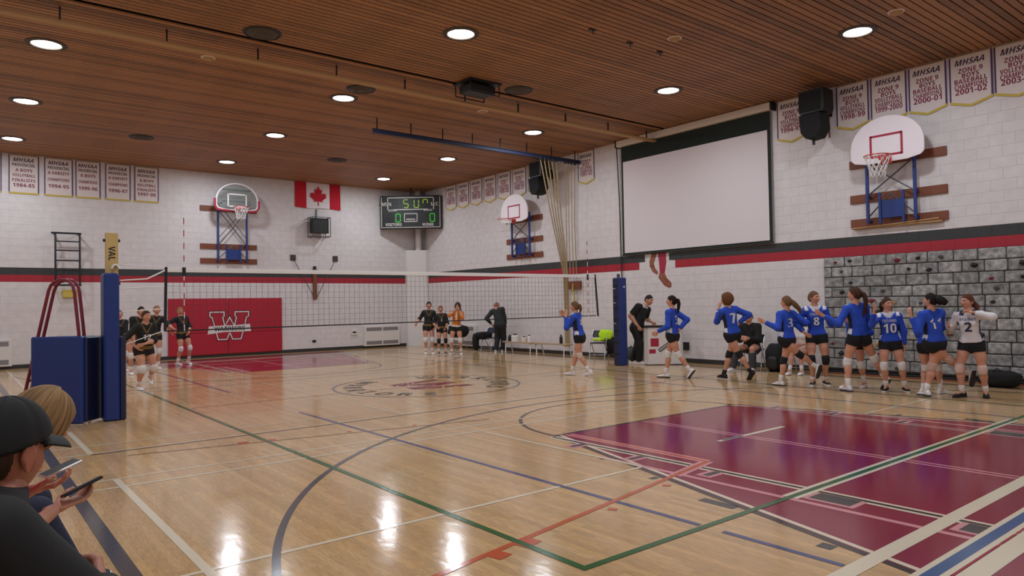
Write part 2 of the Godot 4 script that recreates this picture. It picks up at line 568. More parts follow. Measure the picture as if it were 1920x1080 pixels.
	s = st_new(); flat(s, Vector2(-4.4, 0.0), Vector2(4.4, 0.0), 0.04, 0.0014)
	put(f, "centre_line", s, "line_brown")
	# centre emblem: letters round the ring and a maroon initial
	s = st_new()
	var word := "WARRIORS"
	for i in word.length():
		for ring in [0, 1]:
			# read from the left side: the near arc stands upright, the far arc crowns it
			var off: float = (i - 3.5) * 0.30
			var a: float = PI - off if ring == 0 else off
			var rad := Vector3(cos(a), 0, sin(a))
			var y := -rad if ring == 0 else rad
			var b := Basis(Vector3.UP.cross(-y) * -1.0, y, Vector3.UP)
			b.x = y.cross(Vector3.UP)
			s.append_from(lettering(word[i], 0.36, 0.0008), 0, Transform3D(b, rad * 1.45 + Vector3(0, 0.0016, 0)))
	put(f, "emblem_lettering", s, "line_dark")
	s = st_new()
	s.append_from(lettering("W", 1.2, 0.0008), 0, Transform3D(Basis(Vector3(0, 0, 1), Vector3(1, 0, 0), Vector3.UP), Vector3(0, 0.0018, 0)))
	put(f, "emblem_initial", s, "key_red")

# ---------------------------------------------------------------- ceiling and walls
func build_ceiling() -> void:
	var c := thing("ceiling", "ceiling of narrow brown cedar slats with dark gaps", "ceiling", Vector3.ZERO, Basis.IDENTITY, "", "structure")
	var s := st_new()
	bx(s, Vector3((LEFT_X + WALL_X) / 2, CEIL + 0.16, (FAR_Z + NEAR_Z) / 2), Vector3(WALL_X - LEFT_X + 0.4, 0.2, NEAR_Z - FAR_Z + 0.4))
	put(c, "backing", s, "ceiling_void")
	var pitch := 0.125
	var n := int((NEAR_Z - FAR_Z) / pitch)
	s = st_new()
	bx(s, Vector3.ZERO, Vector3(WALL_X - LEFT_X, 0.03, pitch - 0.022), 0.004)
	s.generate_normals()
	var mesh := s.commit()
	for i in n:
		var z := FAR_Z + (i + 0.5) * pitch
		if absf(z - 0.22) < 0.07:
			continue
		put(c, "slat", mesh, "cedar_slat_%d" % [0, 2, 0, 1, 0, 2, 3, 0][rng.randi() % 8], Vector3((LEFT_X + WALL_X) / 2, CEIL + 0.015, z))

func block_wall(w: Node3D, x: Transform3D, u0: float, u1: float, skip: Callable) -> void:
	# painted concrete blocks in running bond; local x along the wall, y up, z out of the wall
	var len := 2.0 * COURSE
	var shapes := {}
	for k in [["full", len], ["half", COURSE]]:
		var s := st_new()
		bx(s, Vector3.ZERO, Vector3(k[1] - 0.004, COURSE - 0.004, 0.03), 0.003)
		s.generate_normals()
		shapes[k[0]] = s.commit()
	var cells := []
	var rows := int(ceil(CEIL / COURSE))
	for r in rows:
		var u := u0 - (COURSE if r % 2 else 0.0)
		while u < u1 - 0.01:
			var a := maxf(u, u0)
			var b := minf(u + len, u1)
			if b - a > 0.05:
				cells.append([r, a, b])
			u += len
	var scored := []
	for i in cells.size():
		var c: Array = cells[i]
		var p := x * Vector3((c[1] + c[2]) / 2, (c[0] + 0.5) * COURSE, 0)
		var full: bool = absf(c[2] - c[1] - len) < 0.01
		if full and (c[0] + 1) * COURSE < CEIL and not skip.call((c[1] + c[2]) / 2, (c[0] + 0.5) * COURSE, c[0]):
			scored.append([p.distance_to(EYE), i])
	scored.sort_custom(func(p, q): return p[0] < q[0])
	var single := {}
	for k in mini(295, scored.size()):
		single[scored[k][1]] = true
	var rest := {"white_paint": st_new(), "red_paint": st_new(), "black_paint": st_new()}
	for i in cells.size():
		var c: Array = cells[i]
		var k: String = w.get_meta("paint").call((c[1] + c[2]) / 2, c[0])
		var top := minf((c[0] + 1) * COURSE, CEIL)
		var at := Vector3((c[1] + c[2]) / 2, (c[0] * COURSE + top) / 2, -0.015)
		if single.has(i):
			var o := put(w, "block", shapes.full, k)
			o.transform = Transform3D(x.basis, x * at)
		else:
			var st: SurfaceTool = rest[k]
			var hx: float = (c[2] - c[1]) / 2 - 0.002
			var hy: float = (top - c[0] * COURSE) / 2 - 0.002
			var e := 0.003
			var f := []
			var g := []
			for q in [[-1, -1], [1, -1], [1, 1], [-1, 1]]:
				f.append(x * (at + Vector3(q[0] * (hx - e), q[1] * (hy - e), 0.015)))
				g.append(x * (at + Vector3(q[0] * hx, q[1] * hy, 0.0)))
			var nn := x.basis.z
			quad(st, f[0], f[1], f[2], f[3], nn)
			for q in 4:
				var q2 := (q + 1) % 4
				quad(st, f[q], f[q2], g[q2], g[q], nn)
	for k in rest:
		if not rest[k].commit().get_surface_count():
			continue
		var o := put(w, "far_blocks", rest[k], k)
		o.set_meta("kind", "stuff")

func build_walls() -> void:
	var s := st_new()
	var w := thing("wall_far", "white painted block wall at the far end with a black and red stripe", "wall", Vector3.ZERO, Basis.IDENTITY, "", "structure")
	w.set_meta("paint", func(_u: float, r: int) -> String: return "red_paint" if r == 12 else "black_paint" if r == 13 else "white_paint")
	bx(s, Vector3((LEFT_X + WALL_X) / 2, CEIL / 2, FAR_Z - 0.1045), Vector3(WALL_X - LEFT_X + 0.4, CEIL + 0.5, 0.2))
	put(w, "mortar_bed", s, "white_mortar")
	block_wall(w, Transform3D(Basis.IDENTITY, Vector3(0, 0, FAR_Z)), LEFT_X, 7.26, func(u: float, v: float, _r: int) -> bool: return u < -6.5 or (u > -2.03 and u < 1.62 and v < 1.95) or u > 6.5)
	for q in [[12, "red_paint"], [13, "black_paint"]]:
		s = st_new(); bx(s, Vector3((LEFT_X + 6.6) / 2, (q[0] + 0.5) * COURSE, FAR_Z - 0.053), Vector3(6.6 - LEFT_X, COURSE, 0.1))
		put(w, "painted_joints", s, q[1])
	w.remove_meta("paint")
	w = thing("wall_right", "white painted block wall behind the screen with a black and red stripe", "wall", Vector3.ZERO, Basis.IDENTITY, "", "structure")
	w.set_meta("paint", func(u: float, r: int) -> String:
		if r == 12 and not (u > -0.86 and u < 0.33): return "red_paint"
		if r == 13 and not (u > -0.70 and u < 0.33): return "black_paint"
		return "white_paint")
	s = st_new()
	bx(s, Vector3(WALL_X + 0.1045, CEIL / 2, (FAR_Z + NEAR_Z) / 2), Vector3(0.2, CEIL + 0.5, NEAR_Z - FAR_Z + 0.4))
	put(w, "mortar_bed", s, "white_mortar")
	block_wall(w, Transform3D(Basis(Vector3(0, 0, 1), Vector3(0, 1, 0), Vector3(-1, 0, 0)), Vector3(WALL_X, 0, 0)), FAR_Z, NEAR_Z, func(u: float, v: float, _r: int) -> bool: return u > 8.5 or (u > 4.35 and v < 2.46) or (u > -1.3 and u < 3.2 and v > 2.87))
	for q in [[12, "red_paint", -11.6, -0.86], [12, "red_paint", 0.33, 13.3], [13, "black_paint", -11.6, -0.70], [13, "black_paint", 0.33, 13.3]]:
		s = st_new(); bx(s, Vector3(WALL_X + 0.053, (q[0] + 0.5) * COURSE, (q[2] + q[3]) / 2), Vector3(0.1, COURSE, q[3] - q[2]))
		put(w, "painted_joints", s, q[1])
	w.remove_meta("paint")
	for q in [["wall_left", Vector3(LEFT_X - 0.1, CEIL / 2, (FAR_Z + NEAR_Z) / 2), Vector3(0.2, CEIL + 0.5, NEAR_Z - FAR_Z + 0.4), "plain white side wall behind the spectators"], ["wall_near", Vector3((LEFT_X + WALL_X) / 2, CEIL / 2, NEAR_Z + 0.1), Vector3(WALL_X - LEFT_X + 0.4, CEIL + 0.5, 0.2), "plain white end wall behind the camera"]]:
		s = st_new()
		bx(s, q[1], q[2])
		var o := put(self, q[0], s, "white_paint")
		tag(o, q[3], "wall", "", "structure")
	s = st_new()
	bx(s, Vector3((LEFT_X + 6.6) / 2, 0.055, FAR_Z + 0.009), Vector3(6.6 - LEFT_X, 0.11, 0.018), 0.004)
	tag(put(self, "baseboard_far", s, "baseboard_rubber"), "black rubber baseboard along the far wall", "baseboard", "", "structure")
	s = st_new()
	bx(s, Vector3(WALL_X - 0.009, 0.055, (-11.5 + NEAR_Z) / 2), Vector3(0.018, 0.11, NEAR_Z + 11.5), 0.004)
	tag(put(self, "baseboard_right", s, "baseboard_rubber"), "black rubber baseboard along the screen wall", "baseboard", "", "structure")
	# boxed-in corner with a pipe above
	var c := thing("corner_column", "white boxed corner column with a thin pipe rising above it", "column", Vector3.ZERO)
	s = st_new()
	prism(s, PackedVector2Array([Vector2(6.57, 12.18), Vector2(7.29, 12.18), Vector2(7.29, 11.62), Vector2(7.18, 11.62), Vector2(6.57, 12.02)]), 0.0, 2.79, Transform3D(Basis(Vector3(1, 0, 0), Vector3(0, 0, -1), Vector3(0, 1, 0)), Vector3.ZERO))
	put(c, "lower_casing", s, "white_metal")
	s = st_new()
	prism(s, PackedVector2Array([Vector2(6.55, 12.18), Vector2(7.29, 12.18), Vector2(7.29, 11.6), Vector2(7.17, 11.6), Vector2(6.55, 12.0)]), 2.8, 3.74, Transform3D(Basis(Vector3(1, 0, 0), Vector3(0, 0, -1), Vector3(0, 1, 0)), Vector3.ZERO))
	put(c, "upper_casing", s, "white_metal")
	s = st_new()
	tube(s, [Vector3(7.02, 3.74, -11.9), Vector3(7.02, CEIL, -11.9)], 0.115, 16)
	put(c, "pipe", s, "white_metal")
	s = st_new()
	tube(s, [Vector3(7.2, 3.74, -11.76), Vector3(7.2, CEIL, -11.76)], 0.025, 8)
	put(c, "conduit", s, "grille_grey")

func build_climbing_wall() -> void:
	var t := thing("climbing_wall", "grey stone-look climbing wall with bolted holds behind the blue team", "climbing wall", Vector3(WALL_X, 0, 4.42), Basis(Vector3(0, 0, 1), Vector3(0, 1, 0), Vector3(-1, 0, 0)))
	var s := st_new()
	bx(s, Vector3(2.85, 1.26, 0.035), Vector3(5.7, 2.36, 0.07))
	put(t, "backing_panel", s, "climb_joint")
	s = st_new()
	bx(s, Vector3(2.85, 0.03, 0.07), Vector3(5.7, 0.06, 0.14), 0.01)
	put(t, "foot_pad", s, "black_plastic")
	s = st_new()
	bx(s, Vector3(2.85, 0.012, 0.24), Vector3(5.7, 0.024, 0.1), 0.004)
	put(t, "floor_strip", s, "plank_brown")
	var r := RandomNumberGenerator.new()
	r.seed = 21
	var hgt := 0.213
	var row := 0
	var y := 2.44
	var spots := []
	while y > 0.12:
		var x := 0.0 - (0.2 if row % 2 else 0.0)
		while x < 5.68:
			var wd := r.randf_range(0.36, 0.45)
			var a := maxf(x, 0.0)
			var b := minf(x + wd, 5.7)
			if b - a > 0.06:
				var y0 := maxf(y - hgt, 0.085)
				s = st_new()
				var dep := r.randf_range(0.03, 0.05)
				bx(s, Vector3((a + b) / 2, (y0 + y) / 2, 0.06 + dep / 2), Vector3(b - a - 0.018, y - y0 - 0.016, dep), 0.014)
				put(t, "stone", s, "climb_stone_%d" % (r.randi() % 4))
				if b - a > 0.2 and y0 < 2.3:
					spots.append(Vector3((a + b) / 2 + r.randf_range(-0.09, 0.09), (y0 + y) / 2 + r.randf_range(-0.03, 0.03), 0.06 + dep))
			x += wd
		y -= hgt
		row += 1
	for i in spots.size():
		if r.randf() < 0.42:
			s = st_new()
			var p: Vector3 = spots[i]
			var sz := r.randf_range(0.035, 0.062)
			var ang := r.randf() * TAU
			var prof := []
			for k in 9:
				var a := TAU * k / 9 + ang
				prof.append(Vector2(cos(a) * r.randf_range(0.7, 1.3), sin(a) * r.randf_range(0.5, 0.95)))
			# a lump: base ring, shoulder ring, crest
			for k in 9:
				var u: Vector2 = prof[k] * sz
				var v: Vector2 = prof[(k + 1) % 9] * sz
				var p0 := p + Vector3(u.x, u.y, -0.005); var p1 := p + Vector3(v.x, v.y, -0.005)
				var q0 := p + Vector3(u.x * 0.75, u.y * 0.75 - 0.004, sz * 0.75); var q1 := p + Vector3(v.x * 0.75, v.y * 0.75 - 0.004, sz * 0.75)
				quad(s, p0, p1, q1, q0, Vector3(u.x, u.y, 0.01))
				tri(s, q0, q1, p + Vector3(0, 0.006, sz * 1.05), Vector3(0, 0, 1))
			put(t, "climbing_hold", s, ["black_plastic", "black_plastic", "steel_dark", "black_plastic", "climb_joint", "steel_grey", "black_plastic", "mat_dark_red", "plank_tan"][r.randi() % 9])

# ---------------------------------------------------------------- things on the walls
func right_wall(z: float, y := 0.0, out := 0.0) -> Transform3D:
	return Transform3D(Basis(Vector3(0, 0, 1), Vector3(0, 1, 0), Vector3(-1, 0, 0)), Vector3(WALL_X - out, y, z))

func fan_poly(w: float, h: float, k := 1.0) -> PackedVector2Array:
	# the fan shape of a backboard, its bottom middle on the origin
	var p := PackedVector2Array()
	var hw := w / 2
	p.append(Vector2(-hw * 0.55, 0))
	p.append(Vector2(hw * 0.55, 0))
	p.append(Vector2(hw * 0.90, h * 0.055))
	p.append(Vector2(hw * 0.985, h * 0.12))
	p.append(Vector2(hw, h * 0.2))
	p.append(Vector2(hw, h * 0.36))
	for i in 15:
		var a := PI * 0.5 * (i + 1) / 15.0
		p.append(Vector2(hw * cos(a), h * 0.36 + h * 0.64 * sin(a)))
	for i in range(1, 15):
		var a := PI * 0.5 + PI * 0.5 * i / 15.0
		p.append(Vector2(hw * cos(a), h * 0.36 + h * 0.64 * sin(a)))
	p.append(Vector2(-hw, h * 0.36))
	p.append(Vector2(-hw, h * 0.2))
	p.append(Vector2(-hw * 0.985, h * 0.12))
	p.append(Vector2(-hw * 0.90, h * 0.055))
	var q := PackedVector2Array()
	for v in p:
		q.append(Vector2(v.x * k, h * 0.45 + (v.y - h * 0.45) * k))
	return q

func ring_strip(s: SurfaceTool, outer: PackedVector2Array, inner: PackedVector2Array, z0: float, z1: float) -> void:
	for i in outer.size():
		var j := (i + 1) % outer.size()
		for z in [z0, z1]:
			quad(s, Vector3(outer[i].x, outer[i].y, z), Vector3(outer[j].x, outer[j].y, z), Vector3(inner[j].x, inner[j].y, z), Vector3(inner[i].x, inner[i].y, z), Vector3(0, 0, signf(z - (z0 + z1) / 2)))
		var d := outer[j] - outer[i]
		quad(s, Vector3(outer[i].x, outer[i].y, z0), Vector3(outer[j].x, outer[j].y, z0), Vector3(outer[j].x, outer[j].y, z1), Vector3(outer[i].x, outer[i].y, z1), Vector3(d.y, -d.x, 0))
		quad(s, Vector3(inner[i].x, inner[i].y, z0), Vector3(inner[j].x, inner[j].y, z0), Vector3(inner[j].x, inner[j].y, z1), Vector3(inner[i].x, inner[i].y, z1), Vector3(-d.y, d.x, 0))

func basketball_hoop(label: String, at: Transform3D, glass: bool, plank_y: Array, planks_x: float, posts: Array, board_y: float, out: float) -> Node3D:
	var t := thing("basketball_hoop", label, "basketball hoop", at.origin, at.basis)
	var s: SurfaceTool
	for y in plank_y:
		s = st_new()
		bx(s, Vector3(planks_x, y, 0.022), Vector3(1.83, 0.17, 0.044), 0.005)
		put(t, "mounting_plank", s, "plank_brown")
	var bot: float = plank_y[2]
	var po := 0.17
	for x in posts:
		s = st_new()
		bx(s, Vector3(x, (bot + board_y + 0.3) / 2, po), Vector3(0.055, board_y + 0.3 - bot, 0.055), 0.006)
		put(t, "post", s, "steel_blue")
		for y in plank_y:
			s = st_new()
			bx(s, Vector3(x, y, po / 2 + 0.02), Vector3(0.05, 0.06, po), 0.004)
			put(t, "stand_off", s, "steel_blue")
		s = st_new()
		bx(s, Vector3(x, board_y + 0.22, (po + out) / 2), Vector3(0.05, 0.05, out - po), 0.004)
		put(t, "board_arm", s, "steel_dark")
	var xl: float = posts[0]
	var xr: float = posts[1]
	var y0: float = plank_y[1] + 0.02
	for q in [[xl, y0, xr, board_y + 0.05], [xr, y0, xl, board_y + 0.05], [xl, bot + 0.08, (xl + xr) / 2, y0], [xr, bot + 0.08, (xl + xr) / 2, y0]]:
		s = st_new()
		tube(s, [Vector3(q[0], q[1], po), Vector3(q[2], q[3], po + 0.01)], 0.014, 6)
		put(t, "cross_brace", s, "steel_grey")
	if glass:
		for q in [[xl, y0 + 0.25, xr, board_y + 0.2], [xr, y0 + 0.25, xl, board_y + 0.2]]:
			s = st_new()
			tube(s, [Vector3(q[0], q[1], po), Vector3(q[2], q[3], po + 0.1)], 0.012, 6)
			put(t, "cross_brace", s, "steel_grey")
		for y in [0.30, 0.68]:
			s = st_new()
			bx(s, Vector3(0, board_y + y, out - 0.06), Vector3(0.9, 0.05, 0.04), 0.005)
			put(t, "board_rail", s, "steel_dark")
	s = st_new()
	bx(s, Vector3((xl + xr) / 2 + 0.02, (plank_y[1] + bot) / 2 - 0.03, po), Vector3(0.42, (plank_y[1] - bot) * 0.72, 0.05), 0.006)
	put(t, "winch_plate", s, "steel_blue")
	for sx in [-1.0, 1.0]:
		s = st_new()
		bx(s, Vector3((xl + xr) / 2 + 0.02 + sx * 0.22, (plank_y[1] + bot) / 2, po + 0.03), Vector3(0.05, (plank_y[1] - bot) * 1.25, 0.04), 0.005)
		put(t, "winch_rail", s, "steel_blue")
	# board
	var b := Vector3(0, board_y, out)
	if glass:
		s = st_new()
		prism(s, fan_poly(1.37, 0.9, 0.955), -0.006, 0.006)
		put(t, "glass_panel", s, "glass_board", b)
		s = st_new()
		ring_strip(s, fan_poly(1.37, 0.9), fan_poly(1.37, 0.9, 0.93), -0.018, 0.018)
		put(t, "frame", s, "board_white", b)
		s = st_new()
		for sx in [-1.0, 1.0]:
			var pl := PackedVector2Array([Vector2(sx * 0.2, -0.045), Vector2(sx * 0.64, -0.02), Vector2(sx * 0.735, 0.12), Vector2(sx * 0.735, 0.36), Vector2(sx * 0.672, 0.36), Vector2(sx * 0.672, 0.12), Vector2(sx * 0.6, 0.03), Vector2(sx * 0.2, 0.01)])
			s = st_new()
			prism(s, pl, -0.03, 0.032)
			put(t, "edge_padding", s, "board_red", b)
	else:
		s = st_new()
		prism(s, fan_poly(1.37, 0.9), -0.016, 0.016)
		put(t, "backboard", s, "board_white", b)
	s = st_new()
	var z := 0.018 if not glass else 0.008
	var lw := 0.042
	for q in [[-0.29, 0.33, lw, 0.44], [0.29, 0.33, lw, 0.44], [0.0, 0.55 - lw / 2, 0.58, lw], [0.0, 0.11 + lw / 2, 0.58, lw]]:
		bx(s, Vector3(q[0], q[1], z), Vector3(q[2], q[3], 0.004))
	put(t, "target_square", s, "board_white" if glass else "board_red", b)
	# rim and net
	var rc := Vector3(0, board_y + 0.07, out + 0.40)
	s = st_new()
	var ringp := []
	for i in 25:
		var a := TAU * i / 24
		ringp.append(rc + Vector3(cos(a) * 0.235, 0, sin(a) * 0.235))
	tube(s, ringp, 0.011, 8, false)
	bx(s, Vector3(0, board_y + 0.05, out + 0.09), Vector3(0.16, 0.05, 0.16), 0.006)
	bx(s, Vector3(0, board_y + 0.03, out + 0.02), Vector3(0.2, 0.14, 0.02), 0.004)
	put(t, "rim", s, "rim_orange")
	s = st_new()
	var rad := [0.228, 0.2, 0.165, 0.14, 0.135]
	for i in 12:
		for dirn in [-1.0, 1.0]:
			var line := []
			for k in 5:
				var a: float = TAU * (i + dirn * 0.5 * k) / 12
				line.append(rc + Vector3(cos(a) * rad[k], -0.1 * k, sin(a) * rad[k]))
			tube(s, line, 0.0055, 4, false)
	put(t, "hoop_net", s, "net_cord")
	return t

func build_wall_things() -> void:
	var s: SurfaceTool
	var t := basketball_hoop("white fan backboard hoop on the right, near the climbing wall", right_wall(5.92), false, [4.33, 3.61, 3.11], 0.0, [-0.5, 0.4], 4.22, 0.42)
	s = st_new()
	bx(s, Vector3(-0.02, 3.005, 0.05), Vector3(1.7, 0.035, 0.1), 0.006)
	put(t, "ledge", s, "plank_tan")
	s = st_new()
	tube(s, [Vector3(-0.85, 3.0, 0.1), Vector3(0.1, 3.03, 0.1), Vector3(0.78, 3.06, 0.1)], 0.018, 6)
	put(t, "wooden_rod", s, "plank_tan")
	basketball_hoop("white fan backboard hoop between the banners and the climbing ropes", right_wall(-5.68), false, [4.33, 3.65, 3.14], 0.0, [-0.45, 0.45], 4.22, 0.42)
	basketball_hoop("glass backboard hoop with red edge padding on the far wall", Transform3D(Basis.IDENTITY, Vector3(-0.02, 0, FAR_Z)), true, [4.89, 3.64, 3.16], -0.11, [-0.5, 0.42], 4.80, 0.55)
	# projection screen
	t = thing("projection_screen", "large pull-down projection screen with black borders on the right wall", "projection screen", Vector3(WALL_X, 0, 0.96), Basis(Vector3(0, 0, 1), Vector3(0, 1, 0), Vector3(-1, 0, 0)))
	s = st_new(); bx(s, Vector3(0, 5.97, 0.1), Vector3(4.72, 0.17, 0.19), 0.012)
	put(t, "case", s, "cream")
	s = st_new(); bx(s, Vector3(-2.38, 5.96, 0.1), Vector3(0.05, 0.19, 0.2), 0.008); bx(s, Vector3(2.38, 5.96, 0.1), Vector3(0.05, 0.19, 0.2), 0.008)
	put(t, "end_cap", s, "steel_dark")
	s = st_new(); bx(s, Vector3(0, 4.38, 0.075), Vector3(4.56, 3.0, 0.006))
	put(t, "black_border", s, "black_screen_cloth")
	s = st_new(); bx(s, Vector3(0.0, 4.19, 0.08), Vector3(4.42, 2.53, 0.006))
	put(t, "white_cloth", s, "screen_white")
	s = st_new(); tube(s, [Vector3(-2.3, 2.87, 0.075), Vector3(2.3, 2.87, 0.075)], 0.022, 8)
	put(t, "bottom_bar", s, "black_plastic")
	s = st_new(); tube(s, [Vector3(-2.42, 5.9, 0.1), Vector3(-2.40, 4.5, 0.05), Vector3(-2.38, 2.8, 0.05), Vector3(-2.37, 1.6, 0.03)], 0.016, 6)
	put(t, "hanging_cable", s, "black_plastic")
	# painted legs below the screen, left of a larger mural
	t = thing("mural_legs", "painted brown sandalled feet and red trouser leg below the screen", "mural", Vector3(WALL_X, 0, 0), Basis(Vector3(0, 0, 1), Vector3(0, 1, 0), Vector3(-1, 0, 0)))
	var paints := [
		["leg", "skin_tan", [[-0.36, 2.87], [-0.18, 2.87], [-0.24, 2.72], [-0.29, 2.6], [-0.45, 2.64]]],
		["foot", "skin_tan", [[-0.45, 2.66], [-0.31, 2.62], [-0.25, 2.45], [-0.15, 2.34], [-0.2, 2.28], [-0.34, 2.36], [-0.44, 2.52]]],
		["trouser", "board_red", [[-0.16, 2.87], [0.12, 2.87], [0.12, 2.6], [0.06, 2.3], [-0.1, 2.3], [-0.12, 2.6]]],
		["foot", "skin_tan", [[-0.13, 2.31], [0.06, 2.31], [0.14, 2.17], [0.27, 2.06], [0.28, 1.96], [0.2, 1.93], [0.04, 2.0], [-0.14, 2.2]]],
		["sole", "plank_brown", [[-0.15, 2.2], [0.04, 1.99], [0.2, 1.92], [0.28, 1.95], [0.2, 1.955], [0.05, 2.03], [-0.13, 2.24]]],
		["strap", "plank_brown", [[0.0, 2.2], [0.15, 2.15], [0.17, 2.12], [0.02, 2.15]]],
		["strap", "plank_brown", [[0.06, 2.11], [0.2, 2.1], [0.22, 2.07], [0.09, 2.07]]],
		["strap", "plank_brown", [[-0.43, 2.55], [-0.3, 2.53], [-0.28, 2.49], [-0.42, 2.5]]]]
	for i in paints.size():
		var q: Array = paints[i]
		var poly := PackedVector2Array()
		for v in q[2]:
			poly.append(Vector2(v[0], v[1]))
		s = st_new()
		prism(s, poly, 0.0005, 0.002 + 0.0006 * i)
		put(t, q[0], s, q[1])
	# loudspeakers high on the right wall
	for q in [[4.56, "black loudspeaker beside the nearest banners, over the near hoop"], [-4.3, "black loudspeaker beside the climbing ropes"]]:
		var x := right_wall(q[0])
		t = thing("loudspeaker", q[1], "loudspeaker", x.origin, x.basis, "wall loudspeakers")
		s = st_new()
		prism(s, PackedVector2Array([Vector2(-0.26, 5.45), Vector2(0.24, 5.45), Vector2(0.27, 5.55), Vector2(0.26, 5.93), Vector2(-0.28, 5.93), Vector2(-0.29, 5.55)]), 0.28, 0.68)
		put(t, "upper_cabinet", s, "black_plastic")
		s = st_new()
		prism(s, PackedVector2Array([Vector2(-0.25, 5.42), Vector2(0.18, 5.42), Vector2(0.22, 5.12), Vector2(0.1, 4.94), Vector2(-0.12, 4.92), Vector2(-0.22, 5.05)]), 0.34, 0.74)
		put(t, "lower_cabinet", s, "black_cloth")
		s = st_new(); bx(s, Vector3(-0.05, 5.69, 0.685), Vector3(0.46, 0.4, 0.012), 0.004)
		put(t, "grille", s, "black_cloth")
		s = st_new(); tube(s, [Vector3(-0.04, 4.95, 0.55), Vector3(-0.04, 4.8, 0.55)], 0.03, 8)
		put(t, "pole_socket", s, "black_plastic")
		s = st_new(); bx(s, Vector3(0.0, 5.6, 0.15), Vector3(0.08, 0.1, 0.3), 0.006); bx(s, Vector3(0.0, 5.6, 0.012), Vector3(0.2, 0.3, 0.022), 0.004)
		put(t, "wall_bracket", s, "steel_dark")
		s = st_new(); tube(s, [Vector3(0.1, 5.5, 0.4), Vector3(0.12, 5.75, 0.42)], 0.015, 6)
		put(t, "handle", s, "silver")
	s = st_new()
	tube(s, [Vector3(7.23, 5.0, 4.62), Vector3(7.23, 6.02, 4.6)], 0.02, 8)
	tag(put(self, "wall_pole", s, "plank_brown"), "thin dark rod on the wall beside the nearer loudspeaker", "pole")
	# flag
	t = thing("flag", "red and white maple leaf flag hanging on the far wall", "flag", Vector3(3.0, 5.6, FAR_Z + 0.02))
	for q in [[-0.65, 0.42, "flag_red"], [0.0, 0.88, "flag_white"], [0.65, 0.42, "flag_red"]]:
		s = st_new()
		for i in 6:
			var xa: float = q[0] - q[1] / 2 + q[1] * i / 6.0
			var xb: float = q[0] - q[1] / 2 + q[1] * (i + 1) / 6.0
			var za := 0.02 + 0.012 * sin(xa * 9.0)
			var zb := 0.02 + 0.012 * sin(xb * 9.0)
			var da := 0.012 * sin(xa * 5.0)
			var db := 0.012 * sin(xb * 5.0)
			for o in [0.0, -0.005]:
				quad(s, Vector3(xa, 0.46, za * 0.4 + o), Vector3(xb, 0.46, zb * 0.4 + o), Vector3(xb, -0.46 + db, zb + o), Vector3(xa, -0.46 + da, za + o), Vector3(0, 0, 1 if o == 0.0 else -1))
		put(t, "stripe", s, q[2])
	var half := [[0.0, 0.34], [0.075, 0.2], [0.15, 0.235], [0.115, 0.03], [0.2, 0.115], [0.215, 0.07], [0.31, 0.09], [0.28, 0.0], [0.325, -0.03], [0.15, -0.17], [0.17, -0.225], [0.015, -0.2], [0.015, -0.36]]
	var leaf := PackedVector2Array()
	for v in half:
		leaf.append(Vector2(v[0], v[1]))
	for i in range(half.size() - 1, 0, -1):
		leaf.append(Vector2(-half[i][0], half[i][1]))
	s = st_new()
	prism(s, leaf, 0.036, 0.039)
	put(t, "maple_leaf", s, "flag_red")
	# caged box below the flag
	t = thing("caged_speaker", "black speaker box in a wire cage below the flag", "speaker", Vector3(2.92, 4.45, FAR_Z))
	s = st_new(); bx(s, Vector3(0, 0.03, 0.28), Vector3(0.6, 0.52, 0.3), 0.01)
	put(t, "cabinet", s, "black_plastic")
	s = st_new()
	for sx in [-0.33, 0.33]:
		for zz in [0.08, 0.5]:
			tube(s, [Vector3(sx, -0.36, zz), Vector3(sx, 0.32, zz)], 0.012, 6)
		for yy in [-0.36, 0.32]:
			tube(s, [Vector3(sx, yy, 0.02), Vector3(sx, yy, 0.5)], 0.012, 6)
	for yy in [-0.36, 0.32]:
		for zz in [0.08, 0.5]:
			tube(s, [Vector3(-0.33, yy, zz), Vector3(0.33, yy, zz)], 0.012, 6)
	put(t, "wire_cage", s, "steel_dark")
	s = st_new(); tube(s, [Vector3(0.0, 0.32, 0.035), Vector3(0.02, 0.66, 0.03)], 0.022, 6)
	put(t, "cable", s, "grille_grey")
	# plank with two cable stays
	t = thing("hinged_wall_board", "upright brown board with two slanting stay cables on the far wall", "wall board", Vector3(2.84, 0, FAR_Z))
	s = st_new(); bx(s, Vector3(0, 2.4, 0.04), Vector3(0.14, 1.08, 0.07), 0.008)
	put(t, "board", s, "plank_brown")
	s = st_new(); bx(s, Vector3(0, 3.0, 0.03), Vector3(0.1, 0.1, 0.06), 0.01)
	put(t, "hook", s, "steel_dark")
	for sx in [-0.79, 0.8]:
		s = st_new(); bx(s, Vector3(sx, 3.34, 0.02), Vector3(0.19, 0.2, 0.04), 0.006)
		put(t, "anchor_plate", s, "vent_dark")
		s = st_new(); tube(s, [Vector3(sx, 3.3, 0.04), Vector3(sx * 0.08, 1.95, 0.09)], 0.011, 5)
		put(t, "stay_cable", s, "steel_grey")
	# scoreboard across the corner
	var sb := Basis(Vector3(0.781, 0, 0.6245), Vector3.UP, Vector3(-0.6245, 0, 0.781))
	t = thing("scoreboard", "black electronic scoreboard with green digits hung across the corner", "scoreboard", Vector3(6.28, 5.13, -11.2), sb)
	s = st_new(); bx(s, Vector3(0, 0, -0.09), Vector3(2.32, 1.27, 0.18), 0.015)
	put(t, "cabinet", s, "black_plastic")
	s = st_new()
	for q in [[0.0, -0.58, 2.24, 0.02], [-1.11, 0.0, 0.02, 1.17], [1.11, 0.0, 0.02, 1.17]]:
		bx(s, Vector3(q[0], q[1], 0.004), Vector3(q[2], q[3], 0.008))
